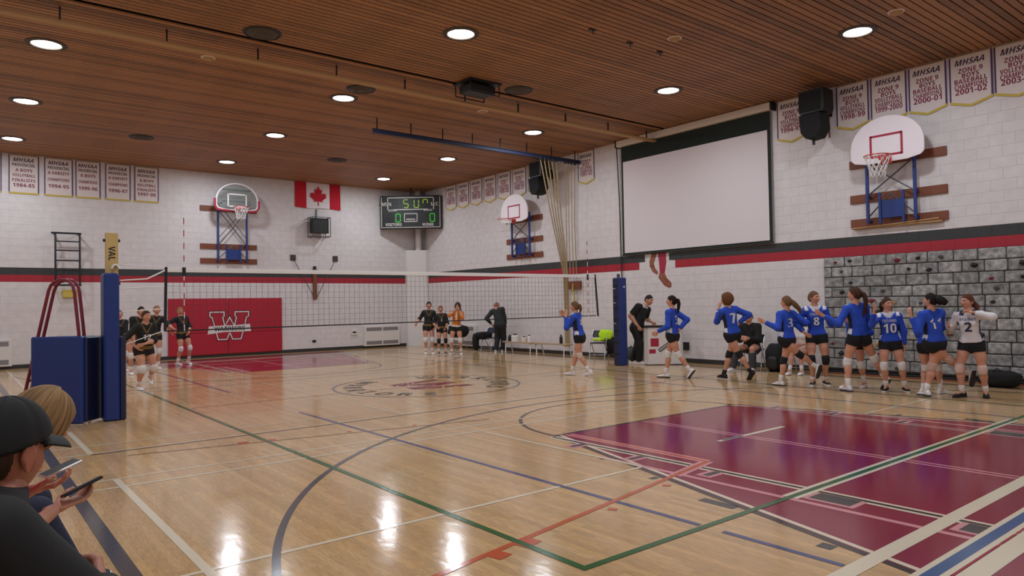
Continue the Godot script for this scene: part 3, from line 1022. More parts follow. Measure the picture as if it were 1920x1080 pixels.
	for q in [[0.0, 0.55, 1.72, 0.03], [0.0, 0.10, 1.3, 0.03], [-0.87, 0.47, 0.03, 0.15], [0.87, 0.47, 0.03, 0.15], [-0.87, 0.17, 0.03, 0.15], [0.87, 0.17, 0.03, 0.15], [0.0, -0.06, 0.48, 0.025], [0.0, -0.36, 0.48, 0.025], [-0.24, -0.21, 0.025, 0.3], [0.24, -0.21, 0.025, 0.3]]:
		bx(s, Vector3(q[0], q[1], 0.004), Vector3(q[2], q[3], 0.008))
	put(t, "white_trim", s, "white_metal")
	s = st_new()
	for q in [["MIN", -0.91, 0.31, 0.13], ["SEC", 0.91, 0.30, 0.13], ["BONUS", -0.68, 0.07, 0.07], ["BONUS", 0.66, 0.07, 0.07], ["PERIOD", 0.0, -0.28, 0.07], ["VISITORS", -0.66, -0.47, 0.11], ["HOME", 0.66, -0.48, 0.11]]:
		add_text(s, q[0], Transform3D(Basis.IDENTITY, Vector3(q[1], q[2], 0.004)), q[3], 0.62, 0.006)
	put(t, "lettering", s, "white_metal")
	var segs := {"5": "afgcd", "U": "bcdef", "n": "abf", "0": "abcdef", "8": "abcdefg"}
	for q in [["8", -0.62, 0.32, "vent_off", 0.3], ["5", -0.18, 0.32, "digit_yellow", 0.3], ["U", 0.22, 0.32, "digit_yellow", 0.3], ["n", 0.56, 0.32, "digit_yellow", 0.3], ["8", -0.78, -0.22, "vent_off", 0.3], ["0", -0.48, -0.22, "digit_green", 0.3], ["0", 0.82, -0.22, "digit_green", 0.3]]:
		s = st_new()
		var hh: float = q[4] / 2
		var ww := 0.085
		for ch in segs[q[0]]:
			var g: Array = {"a": [0, hh, 1], "g": [0, 0, 1], "d": [0, -hh, 1], "f": [-ww, hh / 2, 0], "b": [ww, hh / 2, 0], "e": [-ww, -hh / 2, 0], "c": [ww, -hh / 2, 0]}[ch]
			bx(s, Vector3(q[1] + g[0], q[2] + g[1], 0.006), Vector3(0.15 if g[2] else 0.034, 0.034 if g[2] else hh - 0.02, 0.012), 0.003)
		put(t, "digit", s, "steel_dark" if q[3] == "vent_off" else q[3])
	s = st_new()
	tube(s, [Vector3(-1.1, 0.3, -0.18), Vector3(-1.6, 0.38, -0.52)], 0.025, 6)
	tube(s, [Vector3(-1.0, 0.6, -0.18), Vector3(-1.25, 0.62, -0.42)], 0.02, 6)
	tube(s, [Vector3(1.05, 0.3, -0.18), Vector3(1.2, 0.34, -0.3)], 0.02, 6)
	tube(s, [Vector3(0.0, 0.6, -0.1), Vector3(0.0, 0.935, -0.1)], 0.03, 8)
	put(t, "mounting_arm", s, "steel_dark")
	# red wall mat with emblem
	t = thing("wall_mat", "red padded wall mat with an outlined W emblem under the glass hoop", "wall mat", Vector3(-0.2, 0, FAR_Z))
	for q in [[-0.915, 1.81], [0.915, 1.81]]:
		s = st_new(); bx(s, Vector3(q[0], 1.36, 0.035), Vector3(q[1], 1.13, 0.07), 0.015)
		put(t, "pad_panel", s, "mat_red")
		s = st_new(); bx(s, Vector3(q[0], 0.44, 0.035), Vector3(q[1], 0.7, 0.07), 0.015)
		put(t, "pad_panel", s, "mat_red")
	var wp := PackedVector2Array()
	for v in [[-0.64, 0.46], [-0.16, 0.46], [-0.16, 0.3], [-0.2, 0.26], [-0.15, 0.02], [0.0, 0.3], [0.15, 0.02], [0.2, 0.26], [0.16, 0.3], [0.16, 0.46], [0.64, 0.46], [0.64, 0.28], [0.57, 0.26], [0.38, -0.48], [0.08, -0.48], [0.0, -0.28], [-0.08, -0.48], [-0.38, -0.48], [-0.57, 0.26], [-0.64, 0.28]]:
		wp.append(Vector2(v[0], v[1]))
	var em := Transform3D(Basis.IDENTITY, Vector3(0.05, 1.03, 0))
	for q in [[0.035, "mat_dark_red", 0.0745], [0.0, "white_metal", 0.0755], [-0.035, "mat_dark_red", 0.0765], [-0.06, "mat_red", 0.0775]]:
		s = st_new()
		var pg: PackedVector2Array = wp if q[0] == 0.0 else Geometry2D.offset_polygon(wp, q[0])[0]
		prism(s, pg, 0.068, q[2], em)
		put(t, "emblem_letter", s, q[1])
	s = st_new()
	prism(s, PackedVector2Array([Vector2(-0.7, -0.28), Vector2(-0.66, -0.02), Vector2(-0.2, 0.0), Vector2(0.2, 0.0), Vector2(0.66, 0.03), Vector2(0.7, -0.22), Vector2(0.2, -0.22), Vector2(-0.2, -0.22)]), 0.07, 0.0785, em)
	put(t, "emblem_ribbon", s, "white_metal")
	s = st_new()
	add_text(s, "WARRIORS", Transform3D(Basis.IDENTITY, Vector3(0.05, 0.92, 0.0785)), 0.14, 1.1, 0.003)
	put(t, "emblem_lettering", s, "steel_dark")
	# heaters
	for q in [[5.48, 1.5, 0.1, "long white wall heater on the far wall beside the corner column", Basis.IDENTITY, Vector3(5.48, 0, FAR_Z)], [0, 1.5, 0.0, "white wall heater at the left edge of the far wall", Basis.IDENTITY, Vector3(-6.8, 0, FAR_Z)], [0, 1.7, 0.0, "white wall heater on the screen wall behind the players in black", Basis(Vector3(0, 0, 1), Vector3(0, 1, 0), Vector3(-1, 0, 0)), Vector3(WALL_X, 0, -9.25)]]:
		t = thing("wall_heater", q[3], "heater", q[5], q[4])
		s = st_new(); bx(s, Vector3(0, 0.46, 0.06), Vector3(q[1], 0.76, 0.12), 0.012)
		put(t, "casing", s, "white_metal")
		for yy in [0.71, 0.2]:
			for sx in [-0.25, 0.25]:
				s = st_new(); bx(s, Vector3(sx * q[1] * 0.93, yy, 0.121), Vector3(q[1] * 0.43, 0.13, 0.01), 0.002)
				put(t, "grille", s, "grille_grey")
	# wall ladder frame on the far wall
	t = thing("wall_ladder_frame", "black steel ladder frame standing off the far wall at left", "ladder frame", Vector3(-4.75, 0, FAR_Z))
	for x in [-0.3, 0.3]:
		s = st_new(); tube(s, [Vector3(x, 2.33, 0.36), Vector3(x, 3.8, 0.36), Vector3(x, 3.84, 0.32), Vector3(x, 3.84, 0.02)], 0.026, 8)
		put(t, "upright", s, "steel_dark")
		s = st_new(); tube(s, [Vector3(x, 3.78, 0.34), Vector3(x + 0.05, 2.9, 0.02)], 0.014, 6)
		put(t, "brace", s, "steel_grey")
		s = st_new(); tube(s, [Vector3(x, 2.36, 0.36), Vector3(x, 2.36, 0.01)], 0.022, 6)
		put(t, "stand_off", s, "steel_dark")
	for y in [3.6, 3.34, 3.05, 2.77]:
		s = st_new(); tube(s, [Vector3(-0.3, y, 0.36), Vector3(0.3, y, 0.36)], 0.018, 8)
		put(t, "rung", s, "steel_dark")
	for y in [3.84, 2.34]:
		s = st_new(); bx(s, Vector3(-0.03, y, 0.34), Vector3(0.74, 0.05, 0.07), 0.006)
		put(t, "crossbar", s, "steel_dark")
	s = st_new(); bx(s, Vector3(0.08, 2.1, 0.05), Vector3(0.36, 0.22, 0.1), 0.01)
	put(t, "yellow_block", s, "banner_yellow")
	# small wall fittings
	for q in [[Vector3(2.8, 0.36, FAR_Z), Basis.IDENTITY, "small dark socket low on the far wall beside the red mat", "steel_dark", Vector3(0.13, 0.08, 0.03)], [Vector3(4.35, 0.62, FAR_Z), Basis.IDENTITY, "small white box left of the long heater", "white_metal", Vector3(0.24, 0.2, 0.05)], [Vector3(WALL_X, 0.42, 0.7), Basis(Vector3(0, 0, 1), Vector3(0, 1, 0), Vector3(-1, 0, 0)), "black double socket box on the wall right of the lectern", "steel_dark", Vector3(0.2, 0.2, 0.05)]]:
		t = thing("wall_socket", q[2], "wall socket", q[0], q[1])
		s = st_new(); bx(s, Vector3(0, 0, q[4].z / 2), q[4], 0.006)
		put(t, "box", s, q[3])
		s = st_new(); bx(s, Vector3(0, 0, q[4].z), Vector3(q[4].x * 0.6, q[4].y * 0.3, 0.008), 0.002)
		put(t, "face", s, "black_plastic")
	# rope cleat board
	t = thing("rope_bracket", "brown wooden block with a yellow cord by the tied climbing ropes", "wall bracket", Vector3(WALL_X, 2.1, -3.3), Basis(Vector3(0, 0, 1), Vector3(0, 1, 0), Vector3(-1, 0, 0)))
	s = st_new(); bx(s, Vector3(0, 0, 0.05), Vector3(0.5, 0.24, 0.1), 0.008)
	put(t, "block", s, "plank_brown")
	s = st_new(); tube(s, [Vector3(0, 0.05, 0.12), Vector3(-0.03, -0.12, 0.12), Vector3(0.0, -0.35, 0.08), Vector3(-0.06, -0.7, 0.04)], 0.022, 6)
	put(t, "cord", s, "banner_yellow")

func banner(label: String, x: Transform3D, w: float, h: float, pointed: bool, lines: Array, head: String) -> void:
	var t := thing("banner", label, "banner", x.origin, x.basis, "championship banners")
	var s := st_new()
	var hw := w / 2
	var dip := 0.1 if pointed else 0.0
	var poly := PackedVector2Array([Vector2(-hw, 0), Vector2(hw, 0), Vector2(hw, -h + dip), Vector2(0, -h), Vector2(-hw, -h + dip)])
	prism(s, poly, 0.012, 0.02)
	put(t, "cloth", s, "banner_cloth")
	for sx in [-1.0, 1.0]:
		s = st_new(); bx(s, Vector3(sx * (hw - 0.012), (-h + dip) / 2, 0.021), Vector3(0.026, h - dip, 0.006))
		put(t, "side_stripe", s, "banner_purple")
	s = st_new()
	prism(s, PackedVector2Array([Vector2(-hw, -h + dip + 0.0), Vector2(0, -h), Vector2(hw, -h + dip), Vector2(hw, -h + dip - 0.045), Vector2(0, -h - 0.045), Vector2(-hw, -h + dip - 0.045)]), 0.012, 0.022)
	put(t, "fringe", s, "banner_yellow")
	s = st_new(); tube(s, [Vector3(-hw, 0, 0.016), Vector3(hw, 0, 0.016)], 0.012, 6)
	put(t, "hanging_rod", s, "plank_tan")
	s = st_new()
	add_text(s, head, Transform3D(Basis.IDENTITY, Vector3(0, -0.13, 0.021)), 0.105, w * 0.82, 0.003, 0.3)
	var y := -0.285
	if not pointed:
		add_text(s, "PROVINCIAL", Transform3D(Basis.IDENTITY, Vector3(0, -0.27, 0.021)), 0.085, w * 0.76, 0.003)
		y = -0.42
	put(t, "heading", s, "banner_ink")
	s = st_new()
	var n := lines.size()
	var step := (h - dip + y - 0.06) / n
	for i in n:
		add_text(s, lines[i], Transform3D(Basis.IDENTITY, Vector3(0, y - i * step, 0.021)), 0.085 if i < n - 1 else 0.105, w * 0.76, 0.003)
	put(t, "lettering", s, "banner_maroon")

func build_banners() -> void:
	var y := 6.04
	for q in [[3.39, 4.05, ["ZONE 9", "BOYS", "VOLLEYBALL", "CHAMPIONS", "1994-95"], "1994-95 volleyball banner, half behind the nearer loudspeaker"], [4.76, 5.43, ["ZONE 9", "BOYS", "VOLLEYBALL", "CHAMPIONS", "1998-99"], "1998-99 volleyball banner right of the nearer loudspeaker"], [5.47, 6.16, ["ZONE 9", "BOYS", "VOLLEYBALL", "CHAMPIONS", "1999-2000"], "1999-2000 volleyball banner behind the top of the near backboard"], [6.2, 6.87, ["ZONE 9", "BOYS", "BASEBALL", "CHAMPIONS", "2000-01"], "2000-01 baseball banner right above the near backboard"], [6.92, 7.62, ["ZONE 9", "BOYS", "BASEBALL", "CHAMPIONS", "2001-02"], "2001-02 baseball banner, second from the right edge"], [7.65, 8.36, ["ZONE 9", "BOYS", "VOLLEYBALL", "CHAMPIONS", "2003-04"], "2003 volleyball banner cut by the right edge of the photo"], [-3.1, -2.43, ["ZONE 9", "BOYS", "VOLLEYBALL", "CHAMPIONS", "1991-92"], "single banner hanging between the climbing ropes and the screen"]]:
		banner("white pointed " + q[3], right_wall((q[0] + q[1]) / 2, y), q[1] - q[0], 0.93, true, q[2], "MHSAA")
	var z := -10.3
	var names := ["first from the corner, nearest the scoreboard", "second from the corner", "third from the corner", "fourth from the corner", "fifth from the corner, above the far white backboard", "sixth from the corner, above the backboard's right edge", "seventh from the corner, half behind the loudspeaker by the ropes"]
	for i in 7:
		banner("white pointed banner, " + names[i], right_wall(z + 0.36, y), 0.7, 0.9, true, ["ZONE 9", "BOYS", "VOLLEYBALL", "CHAMPIONS", "198%d-8%d" % [i + 1, i + 2]], "MHSAA")
		z += 0.81
	var far := [[-7.0, -6.28, "cut by the left edge of the photo"], [-6.12, -5.41, "first whole one from the left edge"], [-5.28, -4.58, "second whole one from the left edge"], [-4.51, -3.87, "third whole one from the left edge"], [-3.74, -3.06, "second from the right in its row"], [-2.95, -2.27, "last on the right, nearest the glass hoop"]]
	var texts := [["A GIRLS", "VOLLEYBALL", "FINALISTS"], ["A BOYS", "VOLLEYBALL", "FINALISTS", "1984-85"], ["A VARSITY", "CHAMPIONS", "1994-95"], ["A BOYS", "CHAMPIONS", "1995-96"], ["A VARSITY", "CHAMPIONS", "1996-97"], ["A BOYS", "VOLLEYBALL", "FINALISTS", "1997-98"]]
	for i in 6:
		var q: Array = far[i]
		banner("white square banner on the far wall, " + q[2], Transform3D(Basis.IDENTITY, Vector3((q[0] + q[1]) / 2, 6.03, FAR_Z)), q[1] - q[0], 1.05, false, texts[i], "MHSAA")

# ---------------------------------------------------------------- net, posts and stand
func build_net() -> void:
	var t := thing("volleyball_net", "white square-mesh volleyball net with a white top tape across the court", "volleyball net", Vector3.ZERO)
	var x0 := -4.76
	var x1 := 4.76
	var s := st_new()
	for i in 96:
		var x := x0 + (x1 - x0) * i / 95.0
		bx(s, Vector3(x, 1.74, 0), Vector3(0.0034, 0.98, 0.003))
	for i in 10:
		bx(s, Vector3(0, 1.25 + i * 0.1, 0), Vector3(x1 - x0, 0.0034, 0.003))
	put(t, "mesh", s, "net_string")
	s = st_new(); bx(s, Vector3(0, 2.205, 0), Vector3(x1 - x0, 0.07, 0.012), 0.004)
	put(t, "top_tape", s, "net_cord")
	s = st_new(); tube(s, [Vector3(x0, 1.245, 0), Vector3(x1, 1.255, 0)], 0.012, 6)
	put(t, "bottom_rope", s, "net_black")
	for sx in [-1.0, 1.0]:
		s = st_new()
		tube(s, [Vector3(sx * 4.76, 2.25, 0), Vector3(sx * (4.78 if sx < 0 else 4.84), 1.24, 0.0)], 0.022, 8)
		put(t, "side_rod", s, "net_black")
		s = st_new()
		for q in [[2.24, 2.27], [1.95, 1.9], [1.6, 1.55], [1.26, 1.02]]:
			tube(s, [Vector3(sx * 4.77, q[0], 0), Vector3(sx * 5.5, q[1], 0.1 if sx < 0 else 0.0)], 0.007, 5)
		if sx < 0:
			tube(s, [Vector3(-4.77, 2.2, 0), Vector3(-5.04, 2.06, 0.05), Vector3(-5.42, 2.03, 0.1)], 0.012, 6)
		put(t, "tension_cord", s, "net_cord")
	for sx in [-1.0, 1.0]:
		var a := thing("antenna", "striped net antenna on the %s side of the net" % ("left" if sx < 0 else "right"), "antenna", Vector3(4.5 * sx, 1.24, 0.012), Basis.IDENTITY, "net antennas")
		for i in 18:
			s = st_new()
			var lo := i * 0.1
			tube(s, [Vector3(0, lo, 0), Vector3(0, lo + 0.1, 0)], 0.0075, 8)
			put(a, "stripe", s, "board_white" if i % 2 == 0 else "board_red")
		s = st_new(); bx(s, Vector3(0, 0.94, 0), Vector3(0.05, 0.14, 0.02), 0.004)
		put(a, "clamp", s, "net_black")
	# right post
	t = thing("net_post_right", "far net post in a blue pad with black straps", "net post", Vector3(5.62, 0, 0))
	t.name = "net_post"
	s = st_new(); bx(s, Vector3(0, 1.09, 0), Vector3(0.3, 2.18, 0.2), 0.02)
	put(t, "pad", s, "pad_blue")
	s = st_new(); bx(s, Vector3(-0.155, 1.09, 0), Vector3(0.012, 2.14, 0.17), 0.004)
	put(t, "pad_opening", s, "pad_navy")
	for i in 7:
		s = st_new(); bx(s, Vector3(-0.16, 0.3 + i * 0.28, 0), Vector3(0.016, 0.05, 0.16), 0.004)
		put(t, "strap", s, "black_cloth")
	s = st_new(); tube(s, [Vector3(-0.04, 2.18, 0), Vector3(-0.04, 2.27, 0)], 0.04, 10)
	put(t, "post_top", s, "steel_grey")
	s = st_new(); bx(s, Vector3(0.05, 1.95, 0.101), Vector3(0.05, 0.04, 0.004))
	put(t, "label_patch", s, "white_metal")
	# left post
	t = thing("net_post", "near net post in a tall blue pad with a tan top board reading VAL", "net post", Vector3(-5.58, 0, 0.3))
	s = st_new(); bx(s, Vector3(-0.02, 1.06, 0.1), Vector3(0.2, 2.12, 0.3), 0.025)
	put(t, "pad", s, "pad_blue")
	s = st_new(); bx(s, Vector3(0.12, 0.6, 0.1), Vector3(0.09, 1.2, 0.26), 0.02)
	put(t, "pad_flap", s, "pad_navy")
	s = st_new(); bx(s, Vector3(0.02, 1.36, 0), Vector3(0.165, 2.72, 0.06), 0.006)
	put(t, "post", s, "post_yellow")
	s = st_new()
	add_text(s, "VAL", Transform3D(Basis(Vector3(0, -1, 0), Vector3(1, 0, 0), Vector3(0, 0, 1)), Vector3(0.02, 2.42, 0.031)), 0.085, 0.4, 0.003)
	put(t, "lettering", s, "steel_dark")
	for y in [2.61, 1.98]:
		s = st_new(); tube(s, [Vector3(-0.09, y, 0.0), Vector3(0.13, y, 0.0)], 0.022, 8)
		put(t, "bolt", s, "black_plastic")
	s = st_new()
	var hook := []
	for i in 9:
		var a := PI * i / 8
		hook.append(Vector3(0.06 + cos(a) * 0.045, 2.19 + sin(a) * 0.06, 0.06))
	tube(s, hook, 0.017, 8)
	put(t, "rope_hook", s, "white_metal")

func build_referee_stand() -> void:
	var b := Basis(Vector3(0.781, 0, 0.6245), Vector3.UP, Vector3(-0.6245, 0, 0.781))
	var t := thing("referee_stand", "maroon tubular referee stand with blue padded front beside the near post", "referee stand", Vector3(-6.06, 0, 0.12), b)
	var s: SurfaceTool
	for z in [-0.06, 0.06]:
		var pts := []
		for q in [[-0.70, 0.02], [-0.60, 0.47], [-0.43, 1.2], [-0.27, 1.88], [-0.235, 1.96], [-0.18, 2.01], [-0.1, 2.035], [-0.01, 2.03], [0.04, 2.0], [0.08, 1.94], [0.10, 1.85], [0.16, 1.27], [0.24, 0.02]]:
			pts.append(Vector3(q[0], q[1], z))
		s = st_new(); tube(s, pts, 0.023, 10)
		put(t, "arched_frame", s, "maroon_steel")
	for y in [0.3, 0.6, 0.9]:
		s = st_new(); var x: float = -0.70 + 0.23 * y
		tube(s, [Vector3(x, y, -0.03), Vector3(x, y, 0.05)], 0.022, 8)
		put(t, "ladder_rung", s, "maroon_steel")
	s = st_new(); bx(s, Vector3(-0.08, 1.2, -0.02), Vector3(0.56, 0.04, 0.5), 0.006)
	put(t, "platform", s, "pad_navy")
	s = st_new(); bx(s, Vector3(0.0, 0.62, 0.28), Vector3(0.72, 1.22, 0.08), 0.02)
	put(t, "front_pad", s, "pad_blue")
	s = st_new(); bx(s, Vector3(0.33, 0.62, 0.0), Vector3(0.06, 1.2, 0.42), 0.02)
	put(t, "side_pad", s, "pad_navy")
	s = st_new(); tube(s, [Vector3(-0.6, 0.1, 0.2), Vector3(-0.55, 0.3, 0.26)], 0.016, 6)
	put(t, "caster_clip", s, "silver")

# ---------------------------------------------------------------- things on the ceiling
func build_ceiling_things() -> void:
	var s: SurfaceTool
	var t := thing("curtain_rail", "long pale rail hung below the ceiling across the whole gym", "rail", Vector3(0, 5.83, 0.0))
	s = st_new(); bx(s, Vector3((LEFT_X + WALL_X) / 2, 0, -0.12), Vector3(WALL_X - LEFT_X - 0.1, 0.05, 0.14), 0.008)
	put(t, "rail", s, "plank_tan")
	for i in 11:
		s = st_new(); bx(s, Vector3(-7.6 + i * 1.45, 0.13, -0.12), Vector3(0.02, 0.22, 0.03))
		put(t, "hanger", s, "steel_dark")
	t = thing("rope_beam", "blue steel beam on short rods carrying the climbing ropes", "beam", Vector3(0, 5.75, -3.0))
	s = st_new()
	bx(s, Vector3(3.86, 0.045, 0), Vector3(6.86, 0.012, 0.09), 0.002)
	bx(s, Vector3(3.86, 0, 0), Vector3(6.86, 0.09, 0.014), 0.002)
	bx(s, Vector3(3.86, -0.045, 0), Vector3(6.86, 0.012, 0.09), 0.002)
	put(t, "beam", s, "beam_blue")
	for i in 8:
		s = st_new(); bx(s, Vector3(0.55 + i * 0.93, 0.18, 0), Vector3(0.022, 0.27, 0.022))
		put(t, "hanger_rod", s, "steel_dark")
	# ropes run along the beam and are tied back at the wall
	for i in 9:
		var x: float = 5.70 + i * 0.15 if i < 5 else 6.66 + (i - 5) * 0.13
		s = st_new()
		var top := Vector3(x, 5.68, -3.0)
		if i < 5:
			tube(s, [top, top.lerp(Vector3(7.1 + i * 0.02, 2.4, -3.62 + i * 0.02), 0.5) + Vector3(-0.02, 0, 0), Vector3(7.08 + i * 0.025, 2.5, -3.62 + i * 0.02), Vector3(7.1 + i * 0.02, 1.4, -3.6 + i * 0.02), Vector3(7.1 + i * 0.02, 0.25, -3.6 + i * 0.02)], 0.019, 7)
		else:
			tube(s, [top, Vector3(x, 4.0, -3.0 - (i - 5) * 0.02), Vector3(x + 0.01, 2.3, -3.02)], 0.013, 6)
		var r := thing("climbing_rope", ["tan climbing rope, outermost of the slanting tied bundle", "tan climbing rope, second of the slanting tied bundle", "tan climbing rope, third of the slanting tied bundle", "tan climbing rope, fourth of the slanting tied bundle", "tan climbing rope, fifth of the slanting tied bundle", "thin cord hanging straight beside the rope bundle, first", "thin cord hanging straight beside the rope bundle, second", "thin cord hanging straight beside the rope bundle, third", "thin cord hanging straight nearest the wall by the ropes"][i], "rope", Vector3.ZERO, Basis.IDENTITY, "climbing ropes")
		put(r, "rope", s, "rope_tan")
		s = st_new(); bx(s, top + Vector3(0, 0.02, 0), Vector3(0.05, 0.1, 0.08), 0.01)
		put(r, "trolley", s, "steel_dark")
	t = thing("ceiling_projector", "black ceiling projector in a mounting cage", "projector", Vector3(0.98, CEIL, 0.5))
	s = st_new(); bx(s, Vector3(0, -0.14, 0), Vector3(0.62, 0.16, 0.42), 0.02)
	put(t, "body", s, "black_plastic")
	s = st_new(); tube(s, [Vector3(0.32, -0.14, 0.05), Vector3(0.36, -0.14, 0.05)], 0.06, 14)
	put(t, "lens", s, "steel_grey")
	s = st_new(); bx(s, Vector3(0, -0.02, 0), Vector3(0.8, 0.03, 0.6), 0.004)
	for sx in [-0.36, 0.36]:
		for sz in [-0.26, 0.26]:
			tube(s, [Vector3(sx, 0, sz), Vector3(sx, -0.26, sz)], 0.012, 6)
	for sz in [-0.26, 0.26]:
		tube(s, [Vector3(-0.36, -0.26, sz), Vector3(0.36, -0.26, sz)], 0.012, 6)
	put(t, "cage", s, "steel_dark")
	for q in [[-3.43, 0.62, "round dark ceiling vent above the left of the pale rail"], [-0.78, -1.17, "round dark ceiling vent beside the middle lamp"], [1.93, 0.66, "round dark ceiling vent right of the projector"], [-3.53, -8.12, "round dark ceiling vent above the left banners"], [1.84, -8.02, "round dark ceiling vent above the flag"]]:
		t = thing("ceiling_vent", q[2], "vent", Vector3(q[0], CEIL, q[1]), Basis.IDENTITY, "round ceiling vents")
		s = st_new()
		lathe(s, [Vector2(0.0, -0.05), Vector2(0.1, -0.05), Vector2(0.13, -0.035), Vector2(0.16, -0.045), Vector2(0.25, -0.02), Vector2(0.28, 0.0)], 20)
		put(t, "diffuser", s, "vent_dark")
		s = st_new()
		lathe(s, [Vector2(0.28, 0.0), Vector2(0.27, -0.022), Vector2(0.3, -0.012), Vector2(0.31, 0.0)], 20)
		put(t, "rim", s, "steel_dark")
	for q in [[0.84, 3.92, "small dark ceiling hook nearest the middle lamp"], [1.79, 3.88, "small dark ceiling hook, middle of the three"], [2.57, 3.9, "small dark ceiling hook nearest the screen wall"]]:
		t = thing("ceiling_hook", q[2], "hook", Vector3(q[0], CEIL, q[1]), Basis.IDENTITY, "small ceiling hooks")
		s = st_new(); bx(s, Vector3(0, -0.01, 0), Vector3(0.12, 0.02, 0.06), 0.003)
		put(t, "plate", s, "steel_dark")
		s = st_new(); tube(s, [Vector3(0, -0.02, 0), Vector3(0.02, -0.07, 0), Vector3(0.05, -0.06, 0)], 0.008, 6)
		put(t, "hook", s, "steel_dark")
	for q in [[4.22, 7.26, "pale round smoke detector above the near backboard lamp"], [2.27, 4.47, "pale round smoke detector over the screen, near the hooks"], [-3.81, -1.07, "pale round smoke detector left of the middle lamps"], [2.28, -1.09, "pale round smoke detector below the projector"]]:
		t = thing("smoke_detector", q[2], "smoke detector", Vector3(q[0], CEIL, q[1]), Basis.IDENTITY, "pale ceiling detectors")
		s = st_new(); lathe(s, [Vector2(0, -0.05), Vector2(0.06, -0.045), Vector2(0.09, -0.02), Vector2(0.1, 0.0)], 16)
		put(t, "dome", s, "plank_tan")
		s = st_new(); lathe(s, [Vector2(0.1, 0.0), Vector2(0.1, -0.012), Vector2(0.12, -0.008), Vector2(0.125, 0.0)], 16)
		put(t, "base", s, "cream")

# ---------------------------------------------------------------- along the right wall
func chair(label: String, at: Vector3, turn: float, seat: String, back: String) -> Node3D:
	var t := thing("chair", label, "chair", at, Basis(Vector3.UP, turn))
	var s: SurfaceTool
	for sx in [-0.22, 0.22]:
		s = st_new(); tube(s, [Vector3(sx, 0.0, 0.24), Vector3(sx, 0.44, 0.1), Vector3(sx, 0.8, -0.2)], 0.013, 8)
		put(t, "front_leg", s, "chrome")
		s = st_new(); tube(s, [Vector3(sx * 0.94, 0.0, -0.26), Vector3(sx * 0.94, 0.43, 0.04)], 0.013, 8)
		put(t, "rear_leg", s, "chrome")
	s = st_new(); tube(s, [Vector3(-0.22, 0.12, 0.2), Vector3(0.22, 0.12, 0.2)], 0.009, 6)
	put(t, "stretcher", s, "chrome")
	s = st_new(); bx(s, Vector3(0, 0.445, 0.02), Vector3(0.42, 0.035, 0.4), 0.015)
	put(t, "seat", s, seat)
	s = st_new(); bx(s, Vector3(0, 0.69, -0.13), Vector3(0.43, 0.2, 0.03), 0.012, Basis(Vector3.RIGHT, -0.35))
	put(t, "backrest", s, back)
	return t

func lump(parent: Node, called: String, k: String, c: Vector3, r: Vector3, sd: int, rough := 0.12) -> MeshInstance3D:
	# a soft irregular bundle such as a bag or a folded coat
	var n := FastNoiseLite.new()
	n.seed = sd
	n.frequency = 1.1
	var s := st_new()
	s.set_smooth_group(1)
	var p := func(i: int, j: int) -> Vector3:
		var a := PI * j / 12.0
		var b := TAU * (i % 18) / 18.0
		var d := Vector3(sin(a) * cos(b), cos(a), sin(a) * sin(b))
		var q := Vector3(signf(d.x) * pow(absf(d.x), 0.65), signf(d.y) * pow(absf(d.y), 0.65), signf(d.z) * pow(absf(d.z), 0.65))
		return c + q * r * (1.0 + rough * 2.0 * n.get_noise_3dv(d * 1.3))
	for j in 12:
		for i in 18:
			var mid: Vector3 = p.call(i, j) - c
			if j > 0:
				tri(s, p.call(i, j), p.call(i + 1, j), p.call(i + 1, j + 1), mid)
			if j < 11:
				tri(s, p.call(i, j), p.call(i + 1, j + 1), p.call(i, j + 1), mid)
	return put(parent, called, s, k)

